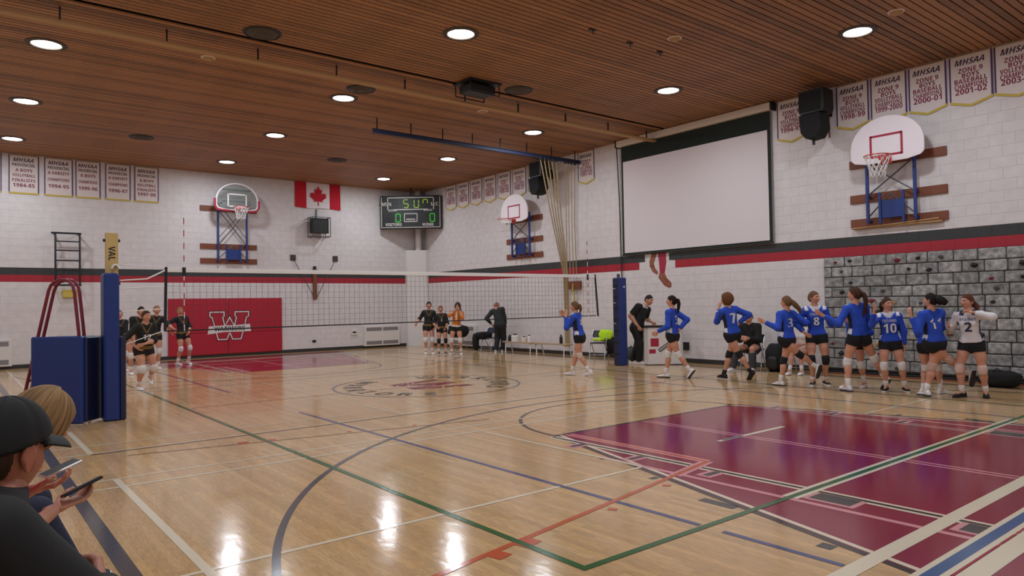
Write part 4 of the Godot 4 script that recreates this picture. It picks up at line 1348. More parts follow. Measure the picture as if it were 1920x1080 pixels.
func build_bench_side() -> void:
	var s: SurfaceTool
	for q in [[-5.2, "low wooden bench by the wall holding the white jug"], [-3.68, "low wooden bench by the wall holding the black flask"]]:
		var t := thing("bench", q[1], "bench", Vector3(6.64, 0, q[0]), Basis.IDENTITY, "low benches by the wall")
		s = st_new(); bx(s, Vector3(0, 0.36, 0), Vector3(0.28, 0.04, 1.5), 0.008)
		put(t, "seat", s, "bench_wood")
		for sz in [-0.62, 0.6]:
			s = st_new()
			tube(s, [Vector3(-0.15, 0.0, sz + 0.06), Vector3(-0.1, 0.34, sz)], 0.016, 7)
			tube(s, [Vector3(0.15, 0.0, sz + 0.06), Vector3(0.1, 0.34, sz)], 0.016, 7)
			tube(s, [Vector3(-0.1, 0.335, sz), Vector3(0.1, 0.335, sz)], 0.016, 7)
			put(t, "leg_frame", s, "white_metal")
	var bottle := [[-5.72, 0.06, 0.2, "black_plastic", "dark squeeze bottle left of the white jug on the bench"], [-5.45, 0.13, 0.24, "white_metal", "white drinks jug on the bench"], [-5.0, 0.09, 0.17, "cream", "cream tub right of the white jug on the bench"], [-4.75, 0.05, 0.22, "board_white", "white water bottle beside the cream tub on the bench"], [-3.3, 0.05, 0.26, "black_plastic", "black flask standing alone on the right bench"]]
	for q in bottle:
		var t := thing("bottle", q[4], "bottle", Vector3(6.64, 0.38, q[0]), Basis.IDENTITY, "bottles on the wall benches")
		s = st_new(); lathe(s, [Vector2(0, 0), Vector2(q[1], 0), Vector2(q[1], q[2] * 0.7), Vector2(q[1] * 0.5, q[2] * 0.85)], 14)
		put(t, "body", s, q[3])
		s = st_new(); lathe(s, [Vector2(q[1] * 0.5, q[2] * 0.85), Vector2(q[1] * 0.5, q[2]), Vector2(0, q[2])], 12)
		put(t, "cap", s, "steel_dark")
	chair("folding chair with a black bag on it behind the orange-shirted player", Vector3(6.6, 0, -8.6), -1.2, "grey_cloth", "black_cloth")
	var t2 := thing("duffel_bag", "black duffel bag on the chair behind the orange-shirted player", "bag", Vector3(6.6, 0.46, -8.6))
	lump(t2, "bag", "black_cloth", Vector3(0, 0.2, 0), Vector3(0.26, 0.2, 0.42), 4)
	s = st_new(); tube(s, [Vector3(-0.1, 0.36, -0.2), Vector3(-0.12, 0.46, 0), Vector3(-0.1, 0.36, 0.2)], 0.015, 6)
	put(t2, "handle", s, "black_plastic")
	chair("folding chair with a hanging dark coat beside the bending man", Vector3(6.8, 0, -7.0), -1.35, "grey_cloth", "pad_navy")
	t2 = thing("coat", "dark coat and backpack slumped over the seat beside the bending man", "coat", Vector3(6.66, 0.46, -7.2))
	lump(t2, "bundle", "black_cloth", Vector3(0, 0.06, 0), Vector3(0.26, 0.13, 0.28), 9)
	lump(t2, "sleeve", "black_cloth", Vector3(-0.2, -0.14, -0.14), Vector3(0.1, 0.28, 0.11), 10)
	chair("folding chair draped with a yellow jacket left of the far post", Vector3(6.75, 0, -1.85), -1.1, "grey_cloth", "grey_cloth")
	t2 = thing("safety_jacket", "bright yellow and black jacket draped over the folding chair", "jacket", Vector3(6.78, 0.5, -1.75), Basis(Vector3.UP, -1.1))
	lump(t2, "yellow_panel", "hivis", Vector3(0.06, 0.15, -0.13), Vector3(0.2, 0.15, 0.05), 14, 0.2)
	lump(t2, "yellow_fold", "hivis", Vector3(-0.1, 0.04, 0.05), Vector3(0.15, 0.035, 0.14), 15, 0.2)
	lump(t2, "black_lining", "black_cloth", Vector3(0.22, -0.14, -0.16), Vector3(0.2, 0.22, 0.1), 16, 0.2)
	t2 = thing("floor_bag", "dark bag on the floor against the wall beside the far post", "bag", Vector3(6.95, 0, -0.75))
	lump(t2, "bag", "grey_cloth", Vector3(0, 0.18, 0), Vector3(0.2, 0.18, 0.24), 22)
	s = st_new(); tube(s, [Vector3(-0.1, 0.32, -0.08), Vector3(-0.12, 0.4, 0), Vector3(-0.1, 0.32, 0.08)], 0.012, 6)
	put(t2, "handle", s, "black_plastic")
	# scorer's lectern
	t2 = thing("lectern", "white lectern with black top, red badge and slanting black sign", "lectern", Vector3(6.52, 0, 0.58), Basis(Vector3.UP, -0.68))
	s = st_new()
	prism(s, PackedVector2Array([Vector2(-0.48, -0.2), Vector2(0.48, -0.2), Vector2(0.48, 0.1), Vector2(0.4, 0.2), Vector2(-0.4, 0.2), Vector2(-0.48, 0.1)]), 0.02, 0.93, Transform3D(Basis(Vector3(1, 0, 0), Vector3(0, 0, 1), Vector3(0, 1, 0)), Vector3.ZERO))
	put(t2, "body", s, "white_metal")
	s = st_new(); bx(s, Vector3(0, 0.01, 0), Vector3(0.9, 0.02, 0.36), 0.004)
	put(t2, "plinth", s, "steel_grey")
	s = st_new(); bx(s, Vector3(0, 0.95, 0), Vector3(1.0, 0.045, 0.46), 0.01)
	put(t2, "top", s, "black_plastic")
	s = st_new(); bx(s, Vector3(-0.24, 0.56, 0.203), Vector3(0.2, 0.2, 0.006)); bx(s, Vector3(-0.3, 0.34, 0.203), Vector3(0.16, 0.1, 0.006))
	put(t2, "badge", s, "board_red")
	s = st_new(); bx(s, Vector3(0.03, 0.47, 0.204), Vector3(0.4, 0.085, 0.008), 0.0, Basis(Vector3(0, 0, 1), 0.62))
	put(t2, "sign", s, "steel_dark")
	s = st_new(); add_text(s, "WARRIORS", Transform3D(Basis(Vector3(0, 0, 1), 0.62), Vector3(0.03, 0.47, 0.209)), 0.055, 0.37, 0.003)
	put(t2, "sign_lettering", s, "white_metal")
	chair("black folding chair under the seated man in dark clothes", Vector3(6.78, 0, 2.95), -1.25, "black_cloth", "black_cloth")
	chair("grey folding chair under the seated girl by the climbing wall", Vector3(6.8, 0, 4.15), -1.25, "grey_cloth", "grey_cloth")
	t2 = thing("backpack", "tall black backpack on the floor beside the seated man", "backpack", Vector3(6.72, 0, 3.55))
	lump(t2, "bag", "black_cloth", Vector3(0, 0.3, 0), Vector3(0.2, 0.3, 0.2), 31, 0.08)
	lump(t2, "front_pocket", "black_plastic", Vector3(-0.17, 0.2, 0.02), Vector3(0.09, 0.15, 0.14), 32, 0.08)
	t2 = thing("sports_bag", "black sports bag on the floor behind the player in white", "bag", Vector3(6.72, 0, 7.75))
	lump(t2, "bag", "black_cloth", Vector3(0, 0.14, 0), Vector3(0.2, 0.14, 0.32), 33, 0.1)
	s = st_new(); tube(s, [Vector3(-0.1, 0.25, -0.12), Vector3(-0.12, 0.32, 0), Vector3(-0.1, 0.25, 0.12)], 0.012, 6)
	put(t2, "handle", s, "black_plastic")
	# the spectators' bench beside the camera
	t2 = thing("spectator_bench", "long wooden spectator bench at the lower left under the seated people", "bench", Vector3(-7.42, 0, 6.6))
	s = st_new(); bx(s, Vector3(0, 0.475, 0), Vector3(0.4, 0.05, 9.6), 0.01)
	put(t2, "seat", s, "bench_wood")
	for i in 5:
		s = st_new(); bx(s, Vector3(0, 0.225, -4.4 + i * 2.2), Vector3(0.3, 0.45, 0.06), 0.006)
		put(t2, "support", s, "steel_grey")

# ---------------------------------------------------------------- people
# A body is a field: every bone adds exp(-k * distance to its tapered capsule); the skin is where the sum is 1.
const BLEND := 75.0
var fS := PackedFloat32Array()
var fO := Vector3.ZERO
var fC := 0.014
var fN := Vector3i.ZERO
var fMark := PackedByteArray()
var fList := PackedInt32Array()

func field_start(bones: Array, cell: float) -> void:
	var lo := Vector3.INF
	var hi := -Vector3.INF
	for b in bones:
		var ra := Vector3.ONE * (maxf(b[2], b[3]) + 0.05)
		lo = lo.min((b[0] as Vector3) - ra).min((b[1] as Vector3) - ra)
		hi = hi.max((b[0] as Vector3) + ra).max((b[1] as Vector3) + ra)
	fC = cell
	fO = lo - Vector3.ONE * cell * 2
	var d := (hi - lo) / cell
	fN = Vector3i(int(d.x) + 5, int(d.y) + 5, int(d.z) + 5)
	var n := fN.x * fN.y * fN.z
	fS = PackedFloat32Array()
	fS.resize(n)
	fMark = PackedByteArray()
	fMark.resize(n)
	fList = PackedInt32Array()
	for b in bones:
		field_bone(b[0], b[1], b[2], b[3], b.size() > 4 and b[4])

func field_bone(a: Vector3, b: Vector3, ra: float, rb: float, cut: bool) -> void:
	var k := BLEND
	var c := fC
	var near := 1.9 * c + 0.012
	var pad := Vector3.ONE * (maxf(ra, rb) + 0.045)
	var lo := Vector3i(((a.min(b) - pad - fO) / c).max(Vector3.ZERO))
	var hi := Vector3i(((a.max(b) + pad - fO) / c).min(Vector3(fN - Vector3i.ONE * 2)))
	var ba := b - a
	var l2 := maxf(ba.length_squared(), 1e-9)
	var inv := 1.0 / l2
	var dir := ba * sqrt(inv)
	var rr := rb - ra
	var nx := fN.x
	var nxy := fN.x * fN.y
	for z in range(lo.z, hi.z + 1):
		for y in range(lo.y, hi.y + 1):
			var p := Vector3(fO.x + lo.x * c - a.x, fO.y + y * c - a.y, fO.z + z * c - a.z)
			var i := z * nxy + y * nx + lo.x
			# skip rows that never come near the bone
			for x in range(lo.x, hi.x + 1):
				var h := clampf(p.dot(ba) * inv, 0.0, 1.0)
				var d := (p - ba * h).length() - ra - rr * h
				if cut:
					d = maxf(d, (p - ba).dot(dir))
				if d < 0.05:
					fS[i] += exp(-k * d)
					if d < near and d > -near - 0.012 and fMark[i] == 0:
						fMark[i] = 1
						fList.append(i)
				p.x += c
				i += 1

func field_value(p: Vector3) -> float:
	var q := (p - fO) / fC
	var i := Vector3i(q)
	if i.x < 0 or i.y < 0 or i.z < 0 or i.x >= fN.x - 1 or i.y >= fN.y - 1 or i.z >= fN.z - 1:
		return 0.2
	var s := fS[i.z * fN.x * fN.y + i.y * fN.x + i.x]
	return 0.2 if s < 1e-6 else -log(s) / BLEND

func field_mesh(planes: Array, colour: Callable) -> Array:
	# surface nets over the marked cells; planes [point, outward normal] cut the shape flat
	var nx := fN.x
	var nxy := fN.x * fN.y
	var c := fC
	var dist := {}
	var off := PackedInt32Array([0, 1, nx, nx + 1, nxy, nxy + 1, nxy + nx, nxy + nx + 1])
	var cells := {}
	for i in fList:
		for o in off:
			cells[i - o] = true
	var D := PackedFloat32Array()
	D.resize(fS.size())
	var ready := PackedByteArray()
	ready.resize(fS.size())
	var ids := {}
	var V := PackedVector3Array()
	var C := PackedColorArray()
	var pos := [Vector3(0, 0, 0), Vector3(1, 0, 0), Vector3(0, 1, 0), Vector3(1, 1, 0), Vector3(0, 0, 1), Vector3(1, 0, 1), Vector3(0, 1, 1), Vector3(1, 1, 1)]
	var edges := [[0, 1], [2, 3], [4, 5], [6, 7], [0, 2], [1, 3], [4, 6], [5, 7], [0, 4], [1, 5], [2, 6], [3, 7]]
	var e := PackedFloat32Array()
	e.resize(8)
	var total := fS.size()
	for i: int in cells:
		if i < 0 or i + off[7] >= total:
			continue
		var inside := 0
		var z := i / nxy
		var y := (i - z * nxy) / nx
		var x := i - z * nxy - y * nx
		for q in 8:
			var j := i + off[q]
			if ready[j] == 0:
				var s := fS[j]
				var d := 0.2 if s < 1e-6 else -log(s) / BLEND
				if planes:
					var w: Vector3 = fO + (Vector3(x, y, z) + (pos[q] as Vector3)) * c
					for pl in planes:
						if pl.size() > 2:
							# this plane only cuts the trunk, not arms that hang beside it
							var k: Vector3 = (pl[2] as Basis) * (w - (pl[3] as Vector3))
							if absf(k.x) > pl[4] or absf(k.z) > 0.2:
								continue
						d = maxf(d, (w - (pl[0] as Vector3)).dot(pl[1]))
				D[j] = d
				ready[j] = 1
			e[q] = D[j]
			if e[q] < 0.0:
				inside += 1
		if inside == 0 or inside == 8:
			continue
		var sum := Vector3.ZERO
		var n := 0
		for g in edges:
			var d0 := e[g[0]]
			var d1 := e[g[1]]
			if (d0 < 0.0) != (d1 < 0.0):
				sum += (pos[g[0]] as Vector3).lerp(pos[g[1]], d0 / (d0 - d1))
				n += 1
		ids[i] = V.size()
		var p := fO + (Vector3(x, y, z) + sum / n) * c
		V.append(p)
		C.append(colour.call(p))
	var I := PackedInt32Array()
	var steps := [[1, nx, nxy], [nx, nxy, 1], [nxy, 1, nx]]
	for i: int in ids:
		var s0 := D[i] < 0.0
		for g in steps:
			if s0 == (D[i + g[0]] < 0.0):
				continue
			var b: int = i - g[1]
			var d: int = i - g[2]
			var a: int = b - g[2]
			if not (ids.has(a) and ids.has(b) and ids.has(d)):
				continue
			var va: int = ids[a]
			var vb: int = ids[b]
			var vd: int = ids[d]
			var vi: int = ids[i]
			if s0:
				I.append_array(PackedInt32Array([va, vi, vd, va, vb, vi]))
			else:
				I.append_array(PackedInt32Array([va, vd, vi, va, vi, vb]))
	return [V, smooth_normals(V, I), C, I]

func smooth_normals(V: PackedVector3Array, I: PackedInt32Array) -> PackedVector3Array:
	var N := PackedVector3Array()
	N.resize(V.size())
	for t in range(0, I.size(), 3):
		var a := V[I[t]]
		var n := (V[I[t + 2]] - a).cross(V[I[t + 1]] - a)
		N[I[t]] += n
		N[I[t + 1]] += n
		N[I[t + 2]] += n
	for i in N.size():
		N[i] = N[i].normalized()
	return N

func arr_join(a: Array, b: Array, x: Transform3D, tint := Color.WHITE) -> void:
	var base: int = a[0].size()
	var flip := x.basis.determinant() < 0.0
	var rb := x.basis.inverse().transposed()
	for i in b[0].size():
		a[0].append(x * (b[0][i] as Vector3))
		a[1].append((rb * (b[1][i] as Vector3)).normalized())
		a[2].append((b[2][i] as Color) * tint)
	var I: PackedInt32Array = b[3]
	for t in range(0, I.size(), 3):
		if flip:
			a[3].append_array(PackedInt32Array([base + I[t], base + I[t + 2], base + I[t + 1]]))
		else:
			a[3].append_array(PackedInt32Array([base + I[t], base + I[t + 1], base + I[t + 2]]))

func arr_mesh(a: Array) -> ArrayMesh:
	var r := []
	r.resize(Mesh.ARRAY_MAX)
	r[Mesh.ARRAY_VERTEX] = a[0]
	r[Mesh.ARRAY_NORMAL] = a[1]
	r[Mesh.ARRAY_COLOR] = a[2]
	r[Mesh.ARRAY_INDEX] = a[3]
	var o := ArrayMesh.new()
	o.add_surface_from_arrays(Mesh.PRIMITIVE_TRIANGLES, r)
	return o

func bump(v: Vector2, c: Vector2, s: Vector2) -> float:
	var d := (v - c) / s
	return exp(-d.dot(d))

var HU := 44
var HV := 36

func head_dir(u: int, v: int) -> Vector3:
	# more columns at the front (+z)
	var t := TAU * u / HU
	var ph := t + 0.42 * sin(t + PI) * -1.0
	ph = t - 0.45 * sin(t)
	var th := PI * v / HV
	th = th + 0.12 * sin(2.0 * th) * -1.0 * 0.5
	return Vector3(sin(th) * sin(ph), cos(th), sin(th) * cos(ph))

func head_point(d: Vector3) -> Vector3:
	var p := d * Vector3(0.074, 0.116, 0.096)
	var low := clampf((-0.015 - p.y) / 0.1, 0.0, 1.0)
	p.x *= 1.0 - 0.34 * low * low - 0.06 * low
	if p.z < 0.0:
		p.z *= 1.0 - 0.55 * low
		p.z *= 1.05
	else:
		p.z *= 1.0 - 0.10 * low
	if d.z > 0.0:
		var f := Vector2(p.x, p.y)
		var k := clampf(d.z * 2.0, 0.0, 1.0)
		var o := 0.0
		o += 0.022 * bump(f, Vector2(0, -0.022), Vector2(0.014, 0.014)) + 0.012 * bump(f, Vector2(0, 0.002), Vector2(0.010, 0.024))
		o -= 0.010 * (bump(f, Vector2(0.031, 0.012), Vector2(0.017, 0.012)) + bump(f, Vector2(-0.031, 0.012), Vector2(0.017, 0.012)))
		o += 0.005 * (bump(f, Vector2(0.028, 0.034), Vector2(0.022, 0.008)) + bump(f, Vector2(-0.028, 0.034), Vector2(0.022, 0.008)))
		o += 0.006 * (bump(f, Vector2(0.04, -0.018), Vector2(0.018, 0.016)) + bump(f, Vector2(-0.04, -0.018), Vector2(0.018, 0.016)))
		o += 0.007 * bump(f, Vector2(0, -0.049), Vector2(0.022, 0.006)) + 0.007 * bump(f, Vector2(0, -0.063), Vector2(0.019, 0.006))
		o -= 0.004 * bump(f, Vector2(0, -0.056), Vector2(0.024, 0.003))
		o += 0.011 * bump(f, Vector2(0, -0.092), Vector2(0.022, 0.016))
		p.z += o * k
	return p

func head_arrays() -> Array:
	if cache.has("head%d" % HU):
		return cache["head%d" % HU]
	var V := PackedVector3Array()
	var C := PackedColorArray()
	var I := PackedInt32Array()
	for v in HV + 1:
		for u in HU:
			var d := head_dir(u, v)
			var p := head_point(d)
			var col := Color.WHITE
			if d.z > 0.1:
				var f := Vector2(absf(p.x), p.y)
				var lip := maxf(bump(f, Vector2(0, -0.050), Vector2(0.023, 0.006)), bump(f, Vector2(0, -0.062), Vector2(0.02, 0.006)))
				col = col.lerp(Color(0.72, 0.36, 0.36), clampf(lip * 1.1, 0, 0.85))
				col = col.lerp(Color(0.95, 0.66, 0.62), 0.5 * bump(f, Vector2(0.042, -0.022), Vector2(0.02, 0.018)))
				col = col.lerp(Color(0.16, 0.11, 0.08), clampf(1.3 * bump(f, Vector2(0.03, 0.033), Vector2(0.019, 0.0045)), 0, 0.9))
				col = col.lerp(Color(1.3, 1.4, 1.5), clampf(1.2 * bump(f, Vector2(0.031, 0.011), Vector2(0.014, 0.005)), 0, 1))
				col = col.lerp(Color(0.06, 0.05, 0.05), clampf(1.5 * bump(f, Vector2(0.030, 0.011), Vector2(0.006, 0.006)), 0, 1))
			V.append(p)
			C.append(col)
	for v in HV:
		for u in HU:
			var a := v * HU + u
			var b := v * HU + (u + 1) % HU
			I.append_array(PackedInt32Array([a, b, b + HU, a, b + HU, a + HU]))
	var out := orient([V, PackedVector3Array(), C, I], Vector3.ZERO)
	for sx in [-1.0, 1.0]:
		var ev := PackedVector3Array()
		var ec := PackedColorArray()
		var ei := PackedInt32Array()
		for j in 9:
			for i in 10:
				var th := PI * j / 8.0
				var ph := TAU * i / 10.0
				var q := Vector3(sin(th) * cos(ph) * 0.013, cos(th) * 0.034, sin(th) * sin(ph) * (0.021 if cos(th) > -0.2 else 0.015))
				# the shell is hollowed on its outer side
				if q.x * sx > 0.004:
					q.x *= 0.2
				ev.append(q + Vector3(sx * 0.085, -0.004, -0.014 + q.x * sx * 0.3))
				ec.append(Color(1.0, 0.9, 0.88))
		for j in 8:
			for i in 10:
				var a := j * 10 + i
				var b := j * 10 + (i + 1) % 10
				ei.append_array(PackedInt32Array([a, b, b + 10, a, b + 10, a + 10]))
		arr_join(out, orient([ev, PackedVector3Array(), ec, ei], Vector3(sx * 0.085, -0.004, -0.014)), Transform3D.IDENTITY)
	cache["head%d" % HU] = out
	return out

func orient(a: Array, centre: Vector3) -> Array:
	# turns the whole shell the right way out and gives it smooth normals
	var V: PackedVector3Array = a[0]
	var I: PackedInt32Array = a[3]
	var vol := 0.0
	for t in range(0, I.size(), 3):
		vol += (V[I[t]] - centre).dot((V[I[t + 1]] - centre).cross(V[I[t + 2]] - centre))
	if vol > 0.0:
		for t in range(0, I.size(), 3):
			var q := I[t + 1]
			I[t + 1] = I[t + 2]
			I[t + 2] = q
	return [V, smooth_normals(V, I), a[2], I]

func hair_line(style: String, p: Vector3) -> float:
	# height above which the hair grows, from the front of the head to the back
	var z := p.z
	if style == "long" or style == "bob":
		return lerpf(-0.10, 0.062, smoothstep(0.045, 0.088, z))
	if style == "short":
		return lerpf(-0.055, 0.066, smoothstep(-0.06, 0.085, z))
	return lerpf(-0.075, 0.064, smoothstep(-0.075, 0.085, z))

func hair_arrays(style: String, col: Color, sd: int) -> Array:
	var V := PackedVector3Array()
	var C := PackedColorArray()
	var I := PackedInt32Array()
	var n := FastNoiseLite.new()
	n.seed = sd
	n.frequency = 14.0
	var thick: float = {"short": 0.006, "bob": 0.026, "long": 0.02}.get(style, 0.008)
	for v in HV + 1:
		for u in HU:
			var d := head_dir(u, v)
			var p := head_point(d)
			var k := smoothstep(-0.012, 0.014, p.y - hair_line(style, p))
			if style == "short":
				k *= 1.0 - (1.0 - smoothstep(0.026, 0.034, absf(p.z + 0.012))) * (1.0 - smoothstep(0.03, 0.042, p.y))
			var strand := n.get_noise_2d(atan2(d.x, d.z) * 1.6, p.y * 0.3)
			p += d * ((thick + 0.004 * strand) * k - 0.012 * (1.0 - k))
			if p.z < 0: p += d * 0.008 * k
			V.append(p)
			C.append(col * (1.0 + (1.1 if HU > 100 else 0.35) * strand))
	for v in HV:
		for u in HU:
			var a := v * HU + u
			var b := v * HU + (u + 1) % HU
			I.append_array(PackedInt32Array([a, b, b + HU, a, b + HU, a + HU]))
	return orient([V, PackedVector3Array(), C, I], Vector3.ZERO)

func loft(rings: Array, col: Callable) -> Array:
	var V := PackedVector3Array()
	var C := PackedColorArray()
	var I := PackedInt32Array()
	var n: int = rings[0].size()
	var mid := Vector3.ZERO
	for r in rings:
		for p in r:
			V.append(p)
			C.append(col.call(p))
			mid += p
	mid /= V.size()
	for j in rings.size() - 1:
		for i in n:
			var a := j * n + i
			var b := j * n + (i + 1) % n
			I.append_array(PackedInt32Array([a, b, b + n, a, b + n, a + n]))
	for e in [0, rings.size() - 1]:
		var c := Vector3.ZERO
		for p in rings[e]:
			c += p
		var at := V.size()
		V.append(c / n)
		C.append(col.call(c / n))
		for i in n:
			var a: int = e * n + i
			var b: int = e * n + (i + 1) % n
			I.append_array(PackedInt32Array([at, b, a] if e == 0 else [at, a, b]))
	return orient([V, PackedVector3Array(), C, I], mid)

func tube_arrays(pts: Array, rad: Array, col: Color, sides := 12, flatx := 1.0, sd := 0) -> Array:
	var rings := []
	var side := Vector3.RIGHT
	var n := pts.size()
	for i in n:
		var t: Vector3 = ((pts[mini(i + 1, n - 1)] as Vector3) - (pts[maxi(i - 1, 0)] as Vector3)).normalized()
		side = (side - t * side.dot(t)).normalized()
		var up := t.cross(side)
		var ring := []
		for k in sides:
			var a := TAU * k / sides
			var f := 1.0 + (0.12 * sin(k * 2.7 + sd) if sd else 0.0)
			ring.append((pts[i] as Vector3) + (side * cos(a) * flatx + up * sin(a)) * rad[i] * f)
		rings.append(ring)
	return loft(rings, func(_p: Vector3) -> Color: return col)

func shoe_arrays(part: String, col: Color) -> Array:
	# sole on y = 0, ankle above the origin, toe along +z
	var rings := []
	var prof := [[-0.075, 0.018, 0.045], [-0.07, 0.030, 0.075], [-0.045, 0.036, 0.098], [0.0, 0.037, 0.105], [0.035, 0.038, 0.088], [0.075, 0.043, 0.068], [0.12, 0.046, 0.054], [0.155, 0.040, 0.046], [0.18, 0.026, 0.036], [0.19, 0.010, 0.026]]
	for q in prof:
		var ring := []
		for k in 14:
			var a := TAU * k / 14
			var x := signf(cos(a)) * pow(absf(cos(a)), 0.7)
			var y := signf(sin(a)) * pow(absf(sin(a)), 0.7)
			if part == "sole":
				ring.append(Vector3(x * (q[1] + 0.004), 0.013 + y * 0.013, q[0] * 1.02))
			else:
				var top: float = q[2]
				ring.append(Vector3(x * q[1] * (1.0 - 0.25 * maxf(y, 0.0)), lerpf(0.016, top, (y + 1.0) / 2.0), q[0]))
		rings.append(ring)
	return loft(rings, func(_p: Vector3) -> Color: return col)

func hand_arrays(pose: String) -> Array:
	# left hand: wrist at the origin, fingers along +y, palm towards +z, thumb on +x
	if cache.has("hand" + pose):
		return cache["hand" + pose]
	var curl: float = {"open": 0.12, "relaxed": 0.42, "grip": 1.15}[pose]
	var bones := []
	var fx := [0.033, 0.011, -0.011, -0.031]
	var fl := [0.072, 0.08, 0.075, 0.058]
	bones.append([Vector3(0, -0.03, 0), Vector3(0, 0.02, 0), 0.022, 0.021])
	for i in 4:
		bones.append([Vector3(fx[i] * 0.6, 0.01, 0), Vector3(fx[i], 0.085, 0), 0.0115, 0.0095])
		var p := Vector3(fx[i], 0.087, 0)
		var ang := 0.0
		var spread: float = fx[i] * 1.6 if pose == "open" else 0.0
		for k in 3:
			ang += curl * [0.8, 1.0, 0.7][k]
			var l: float = fl[i] * [0.46, 0.31, 0.25][k]
			var q := p + Vector3(spread * l * 3.0, cos(ang) * l, sin(ang) * l)
			bones.append([p, q, 0.0088 - k * 0.0006, 0.0083 - k * 0.0008])
			p = q
	var t0 := Vector3(0.022, 0.02, 0.006)
	var t1 := Vector3(0.048, 0.052, 0.018 + curl * 0.008)
	var t2 := Vector3(0.056 - curl * 0.012, 0.082, 0.026 + curl * 0.016)
	var t3 := Vector3(0.055 - curl * 0.02, 0.103, 0.03 + curl * 0.022)
	bones.append([t0, t1, 0.015, 0.011])
	bones.append([t1, t2, 0.0105, 0.0095])
	bones.append([t2, t3, 0.009, 0.0075])
	# thin fingers want a crisper blend than a body: build ten times larger
	var big := []
	for b in bones:
		big.append([b[0] * 4.0, b[1] * 4.0, b[2] * 4.0, b[3] * 4.0])
	field_start(big, 0.0165)
	var a := field_mesh([], func(_p: Vector3) -> Color: return Color.WHITE)
	var out := [PackedVector3Array(), PackedVector3Array(), PackedColorArray(), PackedInt32Array()]
	arr_join(out, a, Transform3D(Basis.from_scale(Vector3.ONE * 0.25), Vector3.ZERO))
	cache["hand" + pose] = out
	return out

func ik(a: Vector3, target: Vector3, l1: float, l2: float, hint: Vector3) -> Array:
	var d := target - a
	var len := clampf(d.length(), absf(l1 - l2) + 0.01, (l1 + l2) * 0.998)
	var dir := d.normalized()
	var x := (l1 * l1 - l2 * l2 + len * len) / (2.0 * len)
	var h := sqrt(maxf(l1 * l1 - x * x, 0.0))
	var side := (hint - dir * hint.dot(dir)).normalized()
	return [a + dir * x + side * h, a + dir * len]

func aim(from: Vector3, to: Vector3, palm: Vector3) -> Basis:
	var y := (to - from).normalized()
	var z := (palm - y * palm.dot(y)).normalized()
	return Basis(y.cross(z), y, z)

func jersey_colour(style: String, q: Vector3, limb: bool) -> Color:
	# q in the torso's frame: x to the left hand, y up from the hip, z forwards
	var side := absf(atan2(absf(q.x), q.z) - 1.62) < 0.34
	match style:
		"blue":
			if q.y > 0.44 and absf(q.x) > 0.12 and absf(q.x) < 0.175 and q.z > -0.01: return lin(226, 224, 230)
			if not limb and side and q.y < 0.40:
				return lin(226, 226, 232) if q.y < 0.12 and q.z > -0.06 else lin(22, 24, 44)
			if absf(q.x) < 0.03 + (q.y - 0.42) * 0.8 and q.y > 0.42 and q.z > 0: return lin(224, 224, 230)
			return lin(36, 74, 186)
		"white":
			if not limb and side: return lin(34, 38, 74)
			if q.y > 0.44 and absf(q.x) < 0.11 and absf(q.x) > 0.05: return lin(44, 48, 86)
			return lin(222, 218, 220)
		"gold":
			if q.y < 0.07 and not limb: return lin(120, 92, 44)
			if q.z > 0 and q.y > 0.33 and absf(absf(q.x) - (q.y - 0.33) * 0.55) < 0.010: return lin(130, 98, 52)
			return lin(24, 26, 22)
		"orange":
			if q.z > 0 and absf(q.x) < 0.03 and q.y > 0.2: return lin(240, 210, 170)
			if q.y < 0.06 and not limb: return lin(226, 220, 214)
			return lin(206, 118, 44)
		"polo":
			if q.y > 0.455 and absf(q.x) < 0.1: return lin(210, 210, 214)
			return lin(26, 28, 28)
		"hoodie":
			return lin(26, 26, 28)
		"charcoal":
			return lin(38, 40, 40)
		"pink":
			return lin(206, 84, 108)
		"whitetop":
			return lin(222, 214, 212)
	return lin(120, 120, 120)

